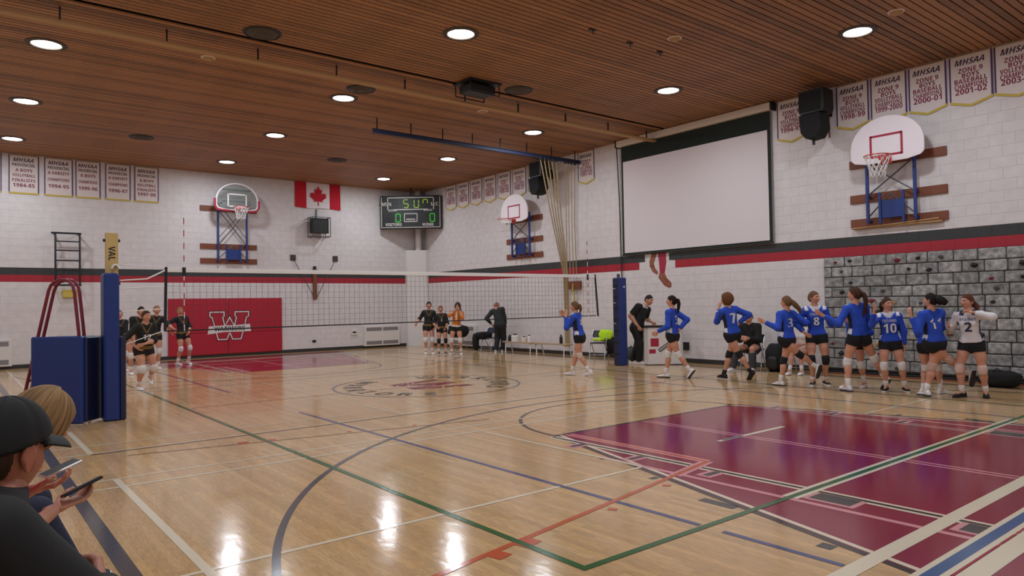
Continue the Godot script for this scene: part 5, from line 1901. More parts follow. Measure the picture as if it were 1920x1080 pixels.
func person(d: Dictionary) -> Node3D:
	var root := thing("person", d.label, "person", d.at, Basis(Vector3.UP, d.turn), d.get("group", ""))
	var H: float = d.h
	var s := H / 1.68
	var g: float = d.get("girth", 1.0)
	var man: bool = d.get("man", false)
	var skin: Color = d.get("skin", lin(204, 146, 121))
	var cell: float = d.cell
	HU = 150 if cell < 0.012 else 44
	HV = 90 if cell < 0.012 else 36
	# skeleton, in metres in the person's own frame: +z forwards, +x to the left hand
	var P: Vector3 = d.hip
	var up: Vector3 = d.up
	var tw: float = d.get("twist", 0.0)
	var fw := Vector3(sin(tw), 0, cos(tw))
	fw = (fw - up * fw.dot(up)).normalized()
	var lf := up.cross(fw)
	var T := Basis(lf, up, fw)
	var pel_l := Vector3(1, 0, 0).lerp(lf, 0.4).normalized()
	var sw: float = (0.178 if man else 0.152) * s
	var sh_y := 0.435 * s
	var nk := P + up * 0.475 * s
	var hd: Vector3 = d.head
	var hb := Basis.from_euler(Vector3(d.get("nod", 0.0), d.get("look", 0.0), d.get("tilt", 0.0)))
	var hs: float = d.get("head_scale", 0.98 * s * (1.04 if man else 1.0))
	var bones := []
	var torso := []
	var hips := []
	for e in [-1.0, 1.0]:
		hips.append([P + pel_l * 0.062 * s * e, P + pel_l * 0.058 * s * e - up * 0.05 * s, 0.098 * s * g, 0.095 * s * g])
		hips.append([P + pel_l * 0.06 * s * e - fw * 0.04 * s - up * 0.05 * s, P + pel_l * 0.058 * s * e - fw * 0.03 * s - up * 0.10 * s, 0.076 * s * g, 0.07 * s * g])
		torso.append([P + lf * 0.045 * s * e + up * 0.06 * s, P + lf * 0.032 * s * e + up * 0.17 * s, 0.092 * s * g, (0.088 if man else 0.08) * s * g])
		torso.append([P + lf * 0.035 * s * e + up * 0.2 * s, P + lf * 0.062 * s * e + up * 0.37 * s, 0.084 * s * g, 0.078 * s])
		torso.append([nk - up * 0.03 * s + lf * 0.02 * e, P + lf * sw * e + up * sh_y, 0.05 * s, 0.054 * s])
		torso.append([nk + up * 0.03 * s + lf * 0.02 * e, P + lf * sw * 0.75 * e + up * (sh_y + 0.012 * s), 0.034 * s, 0.038 * s])
		if not man:
			torso.append([P + lf * 0.062 * s * e + up * 0.31 * s + fw * 0.065 * s, P + lf * 0.06 * s * e + up * 0.30 * s + fw * 0.068 * s, 0.04 * s, 0.04 * s])
	bones.append_array(hips)
	bones.append_array(torso)
	bones.append([nk - up * 0.05 * s, hd - hb.y * 0.06 * s - hb.z * 0.012, 0.052 * s, 0.047 * s])
	var sleeve := []
	var hands := []
	for i in 2:
		var e := 1.0 if i == 0 else -1.0
		var S := P + lf * sw * e + up * sh_y
		var tgt: Vector3 = d.hands[i]
		var hint: Vector3 = d.get("elbows", [Vector3(0.5, -0.6, -0.6), Vector3(-0.5, -0.6, -0.6)])[i]
		var r := ik(S, tgt, 0.282 * s, 0.25 * s, hint)
		var el: Vector3 = r[0]
		var wr: Vector3 = r[1]
		var fat := (1.14 if man else 1.0) * g
		bones.append([S, el, 0.047 * s * fat, 0.037 * s * fat])
		bones.append([el, el.lerp(wr, 0.3), 0.037 * s * fat, 0.038 * s * fat])
		bones.append([el.lerp(wr, 0.3), wr, 0.038 * s * fat, 0.024 * s])
		var sl: String = d.get("sleeve", "long")
		var o := 0.016 * s
		if sl == "long":
			sleeve.append([S, el, 0.047 * s * fat + o, 0.038 * s * fat + o])
			sleeve.append([el, el.lerp(wr, 0.94), 0.038 * s * fat + o, 0.027 * s + o, true])
		elif sl == "mid":
			sleeve.append([S, el, 0.047 * s * fat + o, 0.04 * s * fat + o])
			sleeve.append([el, el.lerp(wr, 0.25), 0.038 * s * fat + o, 0.037 * s + o, true])
		else:
			sleeve.append([S, S.lerp(el, 0.8), 0.05 * s * fat + o, 0.048 * s * fat + o, true])
		var hp: String = d.get("grips", ["relaxed", "relaxed"])[i]
		var fdir: Vector3 = (wr - el).normalized()
		if d.has("fingers"):
			fdir = fdir.lerp(d.fingers[i], 0.7).normalized()
		var palm: Vector3 = d.get("palms", [Vector3(-1, 0, 0), Vector3(1, 0, 0)])[i]
		hands.append([hp, wr, aim(wr, wr + fdir, palm), e])
	var legs := []
	var trouser := []
	for i in 2:
		var e := 1.0 if i == 0 else -1.0
		var Hp := P + pel_l * 0.088 * s * e - up * 0.03 * s
		var ft: Array = d.feet[i]
		var ank: Vector3 = ft[0]
		var kh: Vector3 = ft[3] if ft.size() > 3 else Vector3(sin(ft[1]) * 1.0, 0.0, cos(ft[1]))
		var r := ik(Hp, ank, 0.405 * s, 0.388 * s, kh)
		var kn: Vector3 = r[0]
		ank = r[1]
		var lg := (0.95 if man else 1.0) * g
		bones.append([Hp, Hp.lerp(kn, 0.5), 0.084 * s * lg, 0.070 * s * lg])
		bones.append([Hp.lerp(kn, 0.5), kn, 0.070 * s * lg, 0.050 * s * lg])
		var calf: Vector3 = kn.lerp(ank, 0.32) - kh.normalized() * 0.014 * s
		bones.append([kn, calf, 0.047 * s * lg, 0.050 * s * lg])
		bones.append([calf, ank, 0.050 * s * lg, 0.030 * s])
		var fb := Basis(Vector3.UP, ft[1]) * Basis(Vector3.RIGHT, ft[2])
		bones.append([ank, ank + fb * Vector3(0, -0.03, 0.1) * s, 0.03 * s, 0.022 * s])
		legs.append([Hp, kn, ank, fb])
		var o := (0.02 if man else 0.012) * s
		if d.get("trousers", false):
			trouser.append([Hp, kn, 0.086 * s * lg + o, 0.058 * s * lg + o])
			trouser.append([kn, ank + (ank - kn).normalized() * 0.02, 0.060 * s * lg + o, 0.052 * s + o, true])
		else:
			trouser.append([Hp, Hp.lerp(kn, 0.30), 0.086 * s * lg + o * 0.7, 0.080 * s * lg + o * 0.7, true])
	# skin: one surface with head and hands
	field_start(bones, cell)
	var body := field_mesh([], func(_p: Vector3) -> Color: return skin)
	arr_join(body, head_arrays(), Transform3D(hb.scaled(Vector3.ONE * hs), hd), skin)
	for q in hands:
		var mirror := Basis.from_scale(Vector3(q[3], 1, 1) * 1.02 * s * (1.08 if man else 1.0))
		arr_join(body, hand_arrays(q[0]), Transform3D((q[2] as Basis) * mirror, q[1]), skin)
	put(root, "body", arr_mesh(body), "skin")
	# upper garment
	var style: String = d.top
	var shirt := []
	for b in torso:
		shirt.append([b[0], b[1], b[2] + 0.010 * s, b[3] + 0.010 * s])
	for b in hips:
		shirt.append([b[0], b[1], b[2] + 0.012 * s, b[3] + 0.012 * s])
	shirt.append_array(sleeve)
	field_start(shirt, cell)
	var hem: float = d.get("hem", 0.0)
	var inv := T.inverse()
	var jersey := field_mesh([[nk + up * 0.045 * s, up], [P + up * hem * s, -up, inv, P, sw + 0.03]], func(p: Vector3) -> Color:
		var q: Vector3 = inv * (p - P) / s
		return jersey_colour(style, q, absf(q.x) > 0.165))
	var jm := put(root, "jersey" if d.get("player", false) else "shirt", arr_mesh(jersey), "cloth")
	for l in d.get("print", []):
		# printed letters laid on the cloth
		var st := st_new()
		var back: float = -1.0 if l[0] == "back" else 1.0
		var am := lettering(l[1], l[3] * s, 0.002)
		var arr := am.surface_get_arrays(0)
		var v: PackedVector3Array = arr[Mesh.ARRAY_VERTEX]
		var nrm: PackedVector3Array = arr[Mesh.ARRAY_NORMAL]
		var wd := maxf(am.get_aabb().size.x, 0.01)
		var sq: float = minf(1.0, l[4] * s / wd)
		for k in v.size():
			var q := Vector3(v[k].x * sq * back, v[k].y + l[2] * s, 0)
			var zz := 0.22 * s
			while zz > 0.0 and field_value(P + T * Vector3(q.x, q.y, zz * back)) > 0.0:
				zz -= 0.006
			nrm[k] = T * Vector3(0, 0, back)
			v[k] = P + T * Vector3(q.x, q.y, (zz + 0.012 + (0.002 if v[k].z > 0.0 else 0.0)) * back)
		arr[Mesh.ARRAY_VERTEX] = v
		arr[Mesh.ARRAY_NORMAL] = nrm
		var pm := ArrayMesh.new()
		pm.add_surface_from_arrays(Mesh.PRIMITIVE_TRIANGLES, arr)
		put(jm, "number" if l[1].is_valid_int() else "lettering", pm, l[5])
	# shorts or trousers
	var low := []
	for b in hips:
		low.append([b[0], b[1], b[2] + 0.006 * s, b[3] + 0.006 * s])
	low.append_array(trouser)
	field_start(low, cell)
	var lc: Color = d.get("bottom", lin(22, 22, 24))
	var pants := field_mesh([[P + up * (0.05 + hem) * s, up]], func(_p: Vector3) -> Color: return lc)
	put(root, "trousers" if d.get("trousers", false) else "shorts", arr_mesh(pants), "cloth")
	for q in legs:
		var kn: Vector3 = q[1]
		var ank: Vector3 = q[2]
		if d.has("pads"):
			var a: Vector3 = kn.lerp(q[0], 0.17)
			var b: Vector3 = kn.lerp(ank, 0.20)
			var rr := 0.058 * s * g
			put(root, "knee_pad", arr_mesh(tube_arrays([a, a.lerp(kn, 0.5), kn, kn.lerp(b, 0.5), b], [rr + 0.004, rr + 0.008, rr + 0.009, rr + 0.005, rr], d.pads, 14)), "cloth")
		if not d.get("trousers", false):
			var t: Vector3 = ank.lerp(kn, d.get("sock", 0.3))
			var ex := (ank - kn).normalized() * 0.03
			put(root, "sock", arr_mesh(tube_arrays([t, t.lerp(ank, 0.5), ank + ex], [0.046 * s, 0.041 * s, 0.038 * s], d.get("sock_colour", lin(228, 222, 218)), 12)), "cloth")
		var fb: Basis = q[3]
		var foot := Transform3D(fb.scaled(Vector3.ONE * s * (1.1 if man else 1.0)), ank - fb.y * 0.085 * s)
		var up_ := arr_new()
		arr_join(up_, shoe_arrays("upper", d.get("shoe", lin(232, 228, 226))), foot)
		var sho := put(root, "shoe", arr_mesh(up_), "cloth")
		var so := arr_new()
		arr_join(so, shoe_arrays("sole", d.get("sole", lin(236, 232, 230))), foot)
		put(sho, "sole", arr_mesh(so), "cloth")
	# hair
	var hst: String = d.get("hair", "tail")
	var hc: Color = d.get("hair_colour", lin(70, 48, 34))
	if hst != "none":
		var hx := Transform3D(hb.scaled(Vector3.ONE * hs), hd)
		var ha := arr_new()
		arr_join(ha, hair_arrays(hst, hc, int(d.turn * 100)), hx)
		var hm := put(root, "hair", arr_mesh(ha), "hair")
		if d.get("cap", false):
			put(root, "cap", arr_mesh(cap_arrays(hx)), "cloth")
		var tail := arr_new()
		if d.has("tail"):
			var pts := [hx * Vector3(0, 0.045, -0.100)]
			for v in d.tail:
				pts.append(hx * (v as Vector3))
			var rads := []
			for k in pts.size():
				rads.append(([0.02, 0.032, 0.034, 0.028, 0.012] as Array)[mini(k, 4) if k < pts.size() - 1 else 4] * d.get("tail_size", 1.0))
			arr_join(tail, tube_arrays(pts, rads, hc * 0.92, 12, 1.2, 3), Transform3D.IDENTITY)
			put(hm, "ponytail" if hst == "tail" else "hair_lock", arr_mesh(tail), "hair")
	return root

func arr_new() -> Array:
	return [PackedVector3Array(), PackedVector3Array(), PackedColorArray(), PackedInt32Array()]

func cap_arrays(hx: Transform3D) -> Array:
	# a close black cap with panel seams and a flat bill
	var V := PackedVector3Array()
	var C := PackedColorArray()
	var I := PackedInt32Array()
	for v in HV + 1:
		for u in HU:
			var d := head_dir(u, v)
			var p := head_point(d)
			var edge := 0.018 + 0.26 * p.z
			var k := smoothstep(-0.004, 0.004, p.y - edge)
			var seam := 0.0025 * pow(absf(sin(3.0 * atan2(d.x, d.z))), 14.0)
			p += d * (0.021 - seam) * k - d * 0.012 * (1.0 - k)
			p.y += 0.012 * k * clampf(p.z * 8.0 + 0.5, 0.0, 1.0)
			V.append(p)
			C.append(lin(15, 16, 17) if k > 0.5 else lin(40, 16, 18))
	for v in HV:
		for u in HU:
			var a := v * HU + u
			var b := v * HU + (u + 1) % HU
			I.append_array(PackedInt32Array([a, b, b + HU, a, b + HU, a + HU]))
	var out := arr_new()
	arr_join(out, orient([V, PackedVector3Array(), C, I], Vector3.ZERO), hx)
	var rings := []
	for j in 7:
		var t := j / 6.0
		var ring := []
		var w := 0.078 * sqrt(1.0 - 0.75 * t * t)
		var z := 0.07 + 0.105 * t
		for k in 15:
			var x := lerpf(-1.0, 1.0, k / 14.0)
			ring.append(Vector3(x * w, 0.056 - 0.026 * x * x - 0.016 * t, z - 0.035 * x * x * (1.0 - t)))
		for k in 15:
			var x := lerpf(1.0, -1.0, k / 14.0)
			ring.append(Vector3(x * w, 0.050 - 0.026 * x * x - 0.016 * t, z - 0.035 * x * x * (1.0 - t)))
		rings.append(ring)
	arr_join(out, loft(rings, func(_p: Vector3) -> Color: return lin(30, 34, 36)), hx)
	return out

func build_people() -> void:
	person({"label": "player in black half hidden behind the blue post pad", "at": Vector3(-3.932, 0.000, -8.747), "turn": 0.0954, "h": 1.620, "cell": 0.0160, "hip": Vector3(0.000, 0.851, 0.000), "head": Vector3(-0.026, 1.474, 0.023), "up": Vector3(-0.042, 0.998, 0.037), "hands": [Vector3(0.048, 0.781, 0.210), Vector3(-0.231, 0.788, -0.060)], "feet": [[Vector3(0.080, 0.082, 0.077), 0.175, 0.000], [Vector3(-0.070, 0.082, -0.068), -0.175, 0.000]], "elbows": [Vector3(0.800, -0.300, -0.300), Vector3(-1.000, 0.100, -0.200)], "hair": "tail", "hair_colour": lin(110, 82, 54), "pads": lin(226, 220, 216), "player": true, "top": "gold", "sleeve": "mid", "bottom": lin(22, 20, 22), "group": "players in black and gold"})
	person({"label": "player in black standing behind the running front player", "at": Vector3(-3.852, 0.000, -7.419), "turn": 0.1676, "h": 1.730, "cell": 0.0160, "hip": Vector3(0.000, 0.908, 0.000), "head": Vector3(0.107, 1.544, 0.170), "up": Vector3(0.161, 0.953, 0.255), "hands": [Vector3(0.175, 0.814, 0.373), Vector3(-0.043, 0.820, 0.130)], "feet": [[Vector3(0.061, 0.088, 0.069), 0.175, 0.000], [Vector3(-0.061, 0.088, -0.069), -0.175, 0.000]], "hair": "tail", "hair_colour": lin(40, 28, 22), "pads": lin(226, 220, 216), "player": true, "top": "gold", "sleeve": "mid", "bottom": lin(22, 20, 22), "group": "players in black and gold"})
	person({"label": "player in black number 12 running forward, stooping with white knee pads", "at": Vector3(-4.451, 0.000, -3.544), "turn": 0.1955, "h": 1.660, "cell": 0.0160, "hip": Vector3(0.029, 0.835, 0.064), "head": Vector3(0.017, 1.452, 0.234), "up": Vector3(-0.020, 0.964, 0.266), "hands": [Vector3(-0.052, 0.919, 0.312), Vector3(-0.157, 0.869, 0.154)], "feet": [[Vector3(0.268, 0.244, -0.227), 0.000, 0.698], [Vector3(-0.043, 0.084, -0.019), 0.087, 0.000]], "look": 0.262, "hair": "tail", "hair_colour": lin(74, 50, 34), "pads": lin(226, 220, 216), "elbows": [Vector3(0.900, -0.300, -0.300), Vector3(-0.900, -0.200, -0.300)], "girth": 1.15, "print": [["front", "12", 0.26, 0.11, 0.2, "white_metal"]], "player": true, "top": "gold", "sleeve": "mid", "bottom": lin(22, 20, 22), "group": "players in black and gold"})
	person({"label": "player in black reaching her arm out beside the net rod", "at": Vector3(-3.128, 0.000, -8.715), "turn": -0.0645, "h": 1.730, "cell": 0.0160, "hip": Vector3(0.000, 0.908, 0.000), "head": Vector3(0.049, 1.569, 0.077), "up": Vector3(0.074, 0.990, 0.116), "hands": [Vector3(0.407, 1.050, 0.497), Vector3(-0.088, 0.746, 0.020)], "feet": [[Vector3(0.070, 0.088, 0.049), 0.175, 0.000], [Vector3(-0.039, 0.088, -0.088), -0.175, 0.000]], "hair": "tail", "hair_colour": lin(150, 112, 70), "pads": lin(226, 220, 216), "elbows": [Vector3(0.200, -1.000, -0.200), Vector3(-0.600, -0.600, -0.500)], "player": true, "top": "gold", "sleeve": "mid", "bottom": lin(22, 20, 22), "group": "players in black and gold"})
	person({"label": "player in black walking in front of the red wall mat", "at": Vector3(-2.205, 0.000, -9.620), "turn": 0.2871, "h": 1.680, "cell": 0.0160, "hip": Vector3(0.000, 0.882, 0.000), "head": Vector3(-0.059, 1.527, -0.023), "up": Vector3(-0.091, 0.995, -0.035), "hands": [Vector3(0.060, 0.928, 0.210), Vector3(-0.290, 0.955, -0.116)], "feet": [[Vector3(0.180, 0.123, -0.005), 0.000, 0.436], [Vector3(-0.142, 0.085, -0.028), 0.087, 0.000]], "hair": "tail", "hair_colour": lin(150, 112, 70), "pads": lin(226, 220, 216), "elbows": [Vector3(0.900, -0.300, -0.500), Vector3(-0.800, -0.500, -0.300)], "look": -0.349, "print": [["front", "7", 0.27, 0.1, 0.2, "white_metal"]], "player": true, "top": "gold", "sleeve": "mid", "bottom": lin(22, 20, 22), "group": "players in black and gold"})
	person({"label": "tall player in black pointing with an outstretched hand, left of three", "at": Vector3(4.668, 0.000, -7.459), "turn": -0.4682, "h": 1.720, "cell": 0.0180, "hip": Vector3(0.000, 0.903, 0.000), "head": Vector3(0.020, 1.565, 0.040), "up": Vector3(0.030, 0.998, 0.060), "hands": [Vector3(0.204, 0.894, 0.165), Vector3(-0.389, 1.010, 0.146)], "feet": [[Vector3(0.118, 0.087, 0.025), 0.175, 0.000], [Vector3(-0.084, 0.087, -0.018), -0.175, 0.000]], "hair": "tail", "hair_colour": lin(40, 28, 22), "pads": lin(226, 220, 216), "elbows": [Vector3(0.600, -0.700, -0.400), Vector3(-0.500, -0.800, -0.200)], "grips": ["relaxed", "open"], "player": true, "top": "gold", "sleeve": "mid", "bottom": lin(22, 20, 22), "group": "players in black and gold"})
	person({"label": "shorter player in black with black knee pads, middle of three", "at": Vector3(4.944, 0.000, -7.099), "turn": -0.4869, "h": 1.580, "cell": 0.0180, "hip": Vector3(0.000, 0.830, 0.000), "head": Vector3(-0.031, 1.438, 0.027), "up": Vector3(-0.052, 0.998, 0.044), "hands": [Vector3(0.115, 0.859, 0.194), Vector3(-0.185, 0.898, 0.138)], "feet": [[Vector3(0.118, 0.080, 0.022), 0.140, 0.000], [Vector3(-0.101, 0.080, -0.019), -0.140, 0.000]], "hair": "tail", "hair_colour": lin(110, 82, 54), "pads": lin(24, 24, 26), "shoe": lin(40, 38, 40), "print": [["front", "4", 0.27, 0.1, 0.2, "white_metal"]], "player": true, "top": "gold", "sleeve": "mid", "bottom": lin(22, 20, 22), "group": "players in black and gold"})
	person({"label": "player in orange jersey holding her hands up to her face", "at": Vector3(5.105, 0.000, -6.514), "turn": -0.7340, "h": 1.680, "cell": 0.0180, "hip": Vector3(0.000, 0.882, 0.000), "head": Vector3(0.065, 1.526, 0.031), "up": Vector3(0.100, 0.994, 0.048), "hands": [Vector3(0.150, 1.382, 0.192), Vector3(-0.000, 1.401, 0.202)], "feet": [[Vector3(0.151, 0.085, -0.009), 0.175, 0.000], [Vector3(-0.151, 0.085, 0.009), -0.209, 0.000]], "player": true, "top": "orange", "sleeve": "mid", "bottom": lin(24, 26, 28), "hair": "long", "hair_colour": lin(74, 50, 34), "pads": lin(226, 220, 216), "elbows": [Vector3(0.450, -1.000, 0.000), Vector3(-0.800, -0.700, 0.100)], "tail": [Vector3(0.050, -0.050, -0.100), Vector3(0.060, -0.140, -0.080), Vector3(0.070, -0.200, -0.050)]})
	person({"label": "man in dark tracksuit bending over by the wall benches", "at": Vector3(6.545, 0.000, -6.173), "turn": 2.1378, "h": 1.760, "cell": 0.0180, "hip": Vector3(-0.038, 0.924, -0.008), "head": Vector3(0.087, 1.509, 0.061), "up": Vector3(0.206, 0.975, 0.083), "hands": [Vector3(0.277, 0.936, 0.042), Vector3(-0.150, 0.837, 0.296)], "feet": [[Vector3(0.098, 0.089, -0.034), 0.087, 0.000], [Vector3(-0.098, 0.089, 0.086), -0.087, 0.000]], "man": true, "girth": 1.12, "top": "charcoal", "sleeve": "long", "hem": -0.06, "trousers": true, "bottom": lin(30, 32, 34), "shoe": lin(190, 188, 188), "hair": "short", "hair_colour": lin(150, 110, 96), "nod": 0.698})
	person({"label": "blue player clapping her hands at the net, back turned", "at": Vector3(3.237, 0.000, 0.966), "turn": -2.7220, "h": 1.640, "cell": 0.0160, "hip": Vector3(0.010, 0.861, -0.021), "head": Vector3(0.065, 1.487, 0.053), "up": Vector3(0.087, 0.989, 0.118), "hands": [Vector3(0.221, 1.277, 0.192), Vector3(0.136, 1.298, 0.266)], "feet": [[Vector3(0.017, 0.110, -0.228), 0.000, 0.314], [Vector3(-0.024, 0.083, 0.172), 0.087, 0.000]], "hair": "tail", "hair_colour": lin(110, 82, 54), "tail": [Vector3(0.000, 0.030, -0.135), Vector3(0.000, -0.050, -0.150), Vector3(0.000, -0.140, -0.140)], "pads": lin(214, 190, 176), "elbows": [Vector3(0.200, -1.000, -0.100), Vector3(-0.200, -1.000, -0.100)], "grips": ["open", "open"], "print": [["back", "4", 0.28, 0.16, 0.22, "white_metal"]], "player": true, "top": "blue", "sleeve": "long", "bottom": lin(18, 18, 22), "group": "players in blue"})
	person({"label": "referee in black polo and white shoes leaning over the lectern", "at": Vector3(6.099, 0.000, 0.085), "turn": 0.0599, "h": 1.830, "cell": 0.0160, "hip": Vector3(0.008, 0.961, 0.033), "head": Vector3(0.225, 1.601, 0.251), "up": Vector3(0.219, 0.947, 0.233), "hands": [Vector3(0.385, 1.036, 0.217), Vector3(-0.130, 0.998, 0.128)], "feet": [[Vector3(0.064, 0.093, -0.185), 0.000, 0.000], [Vector3(0.010, 0.093, 0.076), 0.262, 0.000]], "man": true, "girth": 1.08, "top": "polo", "sleeve": "short", "hem": -0.02, "trousers": true, "bottom": lin(24, 24, 26), "hair": "short", "hair_colour": lin(52, 46, 44), "nod": 0.314, "elbows": [Vector3(0.400, -0.800, -0.400), Vector3(-0.500, -0.300, -0.900)]})
	person({"label": "blue player with long dark ponytail walking past the lectern", "at": Vector3(4.140, 0.000, 2.780), "turn": -2.9038, "h": 1.720, "cell": 0.0160, "hip": Vector3(0.012, 0.903, -0.013), "head": Vector3(0.030, 1.566, -0.018), "up": Vector3(0.027, 1.000, -0.008), "hands": [Vector3(0.246, 0.956, 0.201), Vector3(-0.092, 1.000, -0.123)], "feet": [[Vector3(-0.100, 0.158, -0.326), 0.000, 0.873], [Vector3(-0.006, 0.087, 0.156), 0.087, 0.000]], "hair": "tail", "hair_colour": lin(40, 28, 22), "tail": [Vector3(0.000, 0.030, -0.135), Vector3(0.000, -0.050, -0.150), Vector3(0.000, -0.140, -0.140), Vector3(0.000, -0.240, -0.120)], "pads": lin(226, 220, 216), "elbows": [Vector3(0.300, -1.000, -0.400), Vector3(-0.600, -0.200, -1.000)], "look": 0.175, "print": [["back", "5", 0.28, 0.17, 0.22, "white_metal"]], "sole": lin(60, 56, 54), "player": true, "top": "blue", "sleeve": "long", "bottom": lin(18, 18, 22), "group": "players in blue"})
	person({"label": "blue player number 7 jogging with black shoes and short hair", "at": Vector3(4.719, 0.000, 3.868), "turn": -3.4580, "h": 1.750, "cell": 0.0160, "hip": Vector3(0.062, 0.919, 0.004), "head": Vector3(0.155, 1.587, 0.020), "up": Vector3(0.137, 0.990, 0.024), "hands": [Vector3(0.203, 1.404, 0.214), Vector3(-0.111, 1.113, 0.017)], "feet": [[Vector3(-0.210, 0.155, -0.185), 0.000, 0.785], [Vector3(0.151, 0.089, 0.185), 0.000, 0.000]], "hair": "bob", "hair_colour": lin(104, 68, 40), "pads": lin(22, 22, 24), "elbows": [Vector3(0.150, -1.000, 0.150), Vector3(-0.900, -0.500, -0.300)], "look": 0.785, "sock": 0.2, "sock_colour": lin(26, 26, 28), "shoe": lin(24, 24, 26), "sole": lin(40, 40, 42), "print": [["back", "7", 0.29, 0.19, 0.2, "white_metal"]], "player": true, "top": "blue", "sleeve": "long", "bottom": lin(18, 18, 22), "group": "players in blue"})
	person({"label": "seated man in black hoodie with folded hands", "at": Vector3(6.720, 0.000, 2.950), "turn": -1.3614, "h": 1.780, "cell": 0.0160, "hip": Vector3(0.000, 0.520, 0.000), "head": Vector3(0.000, 1.170, 0.160), "up": Vector3(0.000, 0.979, 0.204), "hands": [Vector3(0.070, 0.720, 0.360), Vector3(-0.060, 0.710, 0.360)], "feet": [[Vector3(0.170, 0.085, 0.420), 0.175, 0.000], [Vector3(-0.240, 0.085, 0.520), -0.209, 0.000]], "man": true, "girth": 1.12, "top": "hoodie", "sleeve": "long", "hem": -0.06, "trousers": true, "bottom": lin(60, 60, 62), "hair": "short", "hair_colour": lin(34, 28, 26), "nod": 0.384, "look": -0.349})
	person({"label": "seated girl in white top with long brown hair, behind the blue players", "at": Vector3(6.740, 0.000, 4.150), "turn": -1.3963, "h": 1.580, "cell": 0.0160, "hip": Vector3(0.000, 0.510, 0.000), "head": Vector3(0.000, 1.060, 0.120), "up": Vector3(0.000, 0.980, 0.200), "hands": [Vector3(0.100, 0.620, 0.340), Vector3(-0.100, 0.620, 0.340)], "feet": [[Vector3(0.120, 0.085, 0.420), 0.000, 0.000], [Vector3(-0.100, 0.085, 0.500), 0.000, 0.000]], "top": "whitetop", "sleeve": "mid", "hem": -0.04, "bottom": lin(60, 60, 70), "hair": "long", "hair_colour": lin(96, 60, 40), "nod": 0.349, "look": -0.524, "tail": [Vector3(0.000, -0.050, -0.110), Vector3(0.000, -0.150, -0.100), Vector3(0.000, -0.240, -0.080)]})
	person({"label": "blue player with one leg kicked back, hair in a low tail", "at": Vector3(4.402, 0.000, 5.098), "turn": -3.3975, "h": 1.660, "cell": 0.0160, "hip": Vector3(-0.032, 0.871, -0.034), "head": Vector3(-0.028, 1.512, -0.050), "up": Vector3(0.006, 1.000, -0.025), "hands": [Vector3(0.364, 1.166, 0.079), Vector3(-0.339, 1.129, 0.040)], "feet": [[Vector3(-0.507, 0.324, -0.280), 0.000, 1.222, Vector3(0.200, -0.500, 1.000)], [Vector3(0.033, 0.084, 0.069), 0.087, 0.000]], "hair": "tail", "hair_colour": lin(110, 82, 54), "tail": [Vector3(0.000, 0.000, -0.140), Vector3(-0.050, -0.060, -0.170), Vector3(-0.100, -0.120, -0.200), Vector3(-0.140, -0.200, -0.200)], "tail_size": 1.25, "pads": lin(22, 22, 24), "elbows": [Vector3(0.300, -0.800, -0.300), Vector3(-0.600, -0.600, -0.600)], "look": 0.262, "print": [["back", "3", 0.28, 0.17, 0.2, "white_metal"]], "sole": lin(60, 56, 54), "player": true, "top": "blue", "sleeve": "long", "bottom": lin(18, 18, 22), "group": "players in blue"})
	person({"label": "blue player number 8 facing the camera with black knee pads", "at": Vector3(4.951, 0.000, 5.449), "turn": -0.9431, "h": 1.740, "cell": 0.0160, "hip": Vector3(-0.027, 0.913, 0.027), "head": Vector3(-0.055, 1.584, 0.052), "up": Vector3(-0.042, 0.998, 0.036), "hands": [Vector3(0.459, 1.226, -0.046), Vector3(-0.262, 0.980, 0.199)], "feet": [[Vector3(0.112, 0.088, -0.031), 0.209, 0.000], [Vector3(-0.103, 0.088, 0.028), -0.262, 0.000]], "hair": "tail", "hair_colour": lin(110, 78, 56), "pads": lin(22, 22, 24), "elbows": [Vector3(0.200, -1.000, -0.100), Vector3(-0.800, -0.400, -0.400)], "look": 0.838, "shoe": lin(38, 34, 38), "sock": 0.18, "print": [["front", "8", 0.25, 0.14, 0.2, "white_metal"], ["front", "CYCLONES", 0.37, 0.04, 0.2, "white_metal"]], "player": true, "top": "blue", "sleeve": "long", "bottom": lin(18, 18, 22), "group": "players in blue"})
	person({"label": "hidden teammate in blue directly behind the long-ponytail player", "at": Vector3(5.005, 0.000, 6.099), "turn": -1.6499, "h": 1.550, "cell": 0.0160, "hip": Vector3(0.000, 0.814, 0.000), "head": Vector3(0.038, 1.410, -0.003), "up": Vector3(0.064, 0.998, -0.005), "hands": [Vector3(0.110, 0.818, 0.049), Vector3(0.047, 0.820, 0.141)], "feet": [[Vector3(0.079, 0.078, -0.116), 0.175, 0.000], [Vector3(-0.060, 0.078, 0.197), -0.175, 0.000]], "hair": "tail", "hair_colour": lin(74, 50, 34), "pads": lin(226, 220, 216), "sock": 0.45, "player": true, "top": "blue", "sleeve": "long", "bottom": lin(18, 18, 22), "group": "players in blue"})
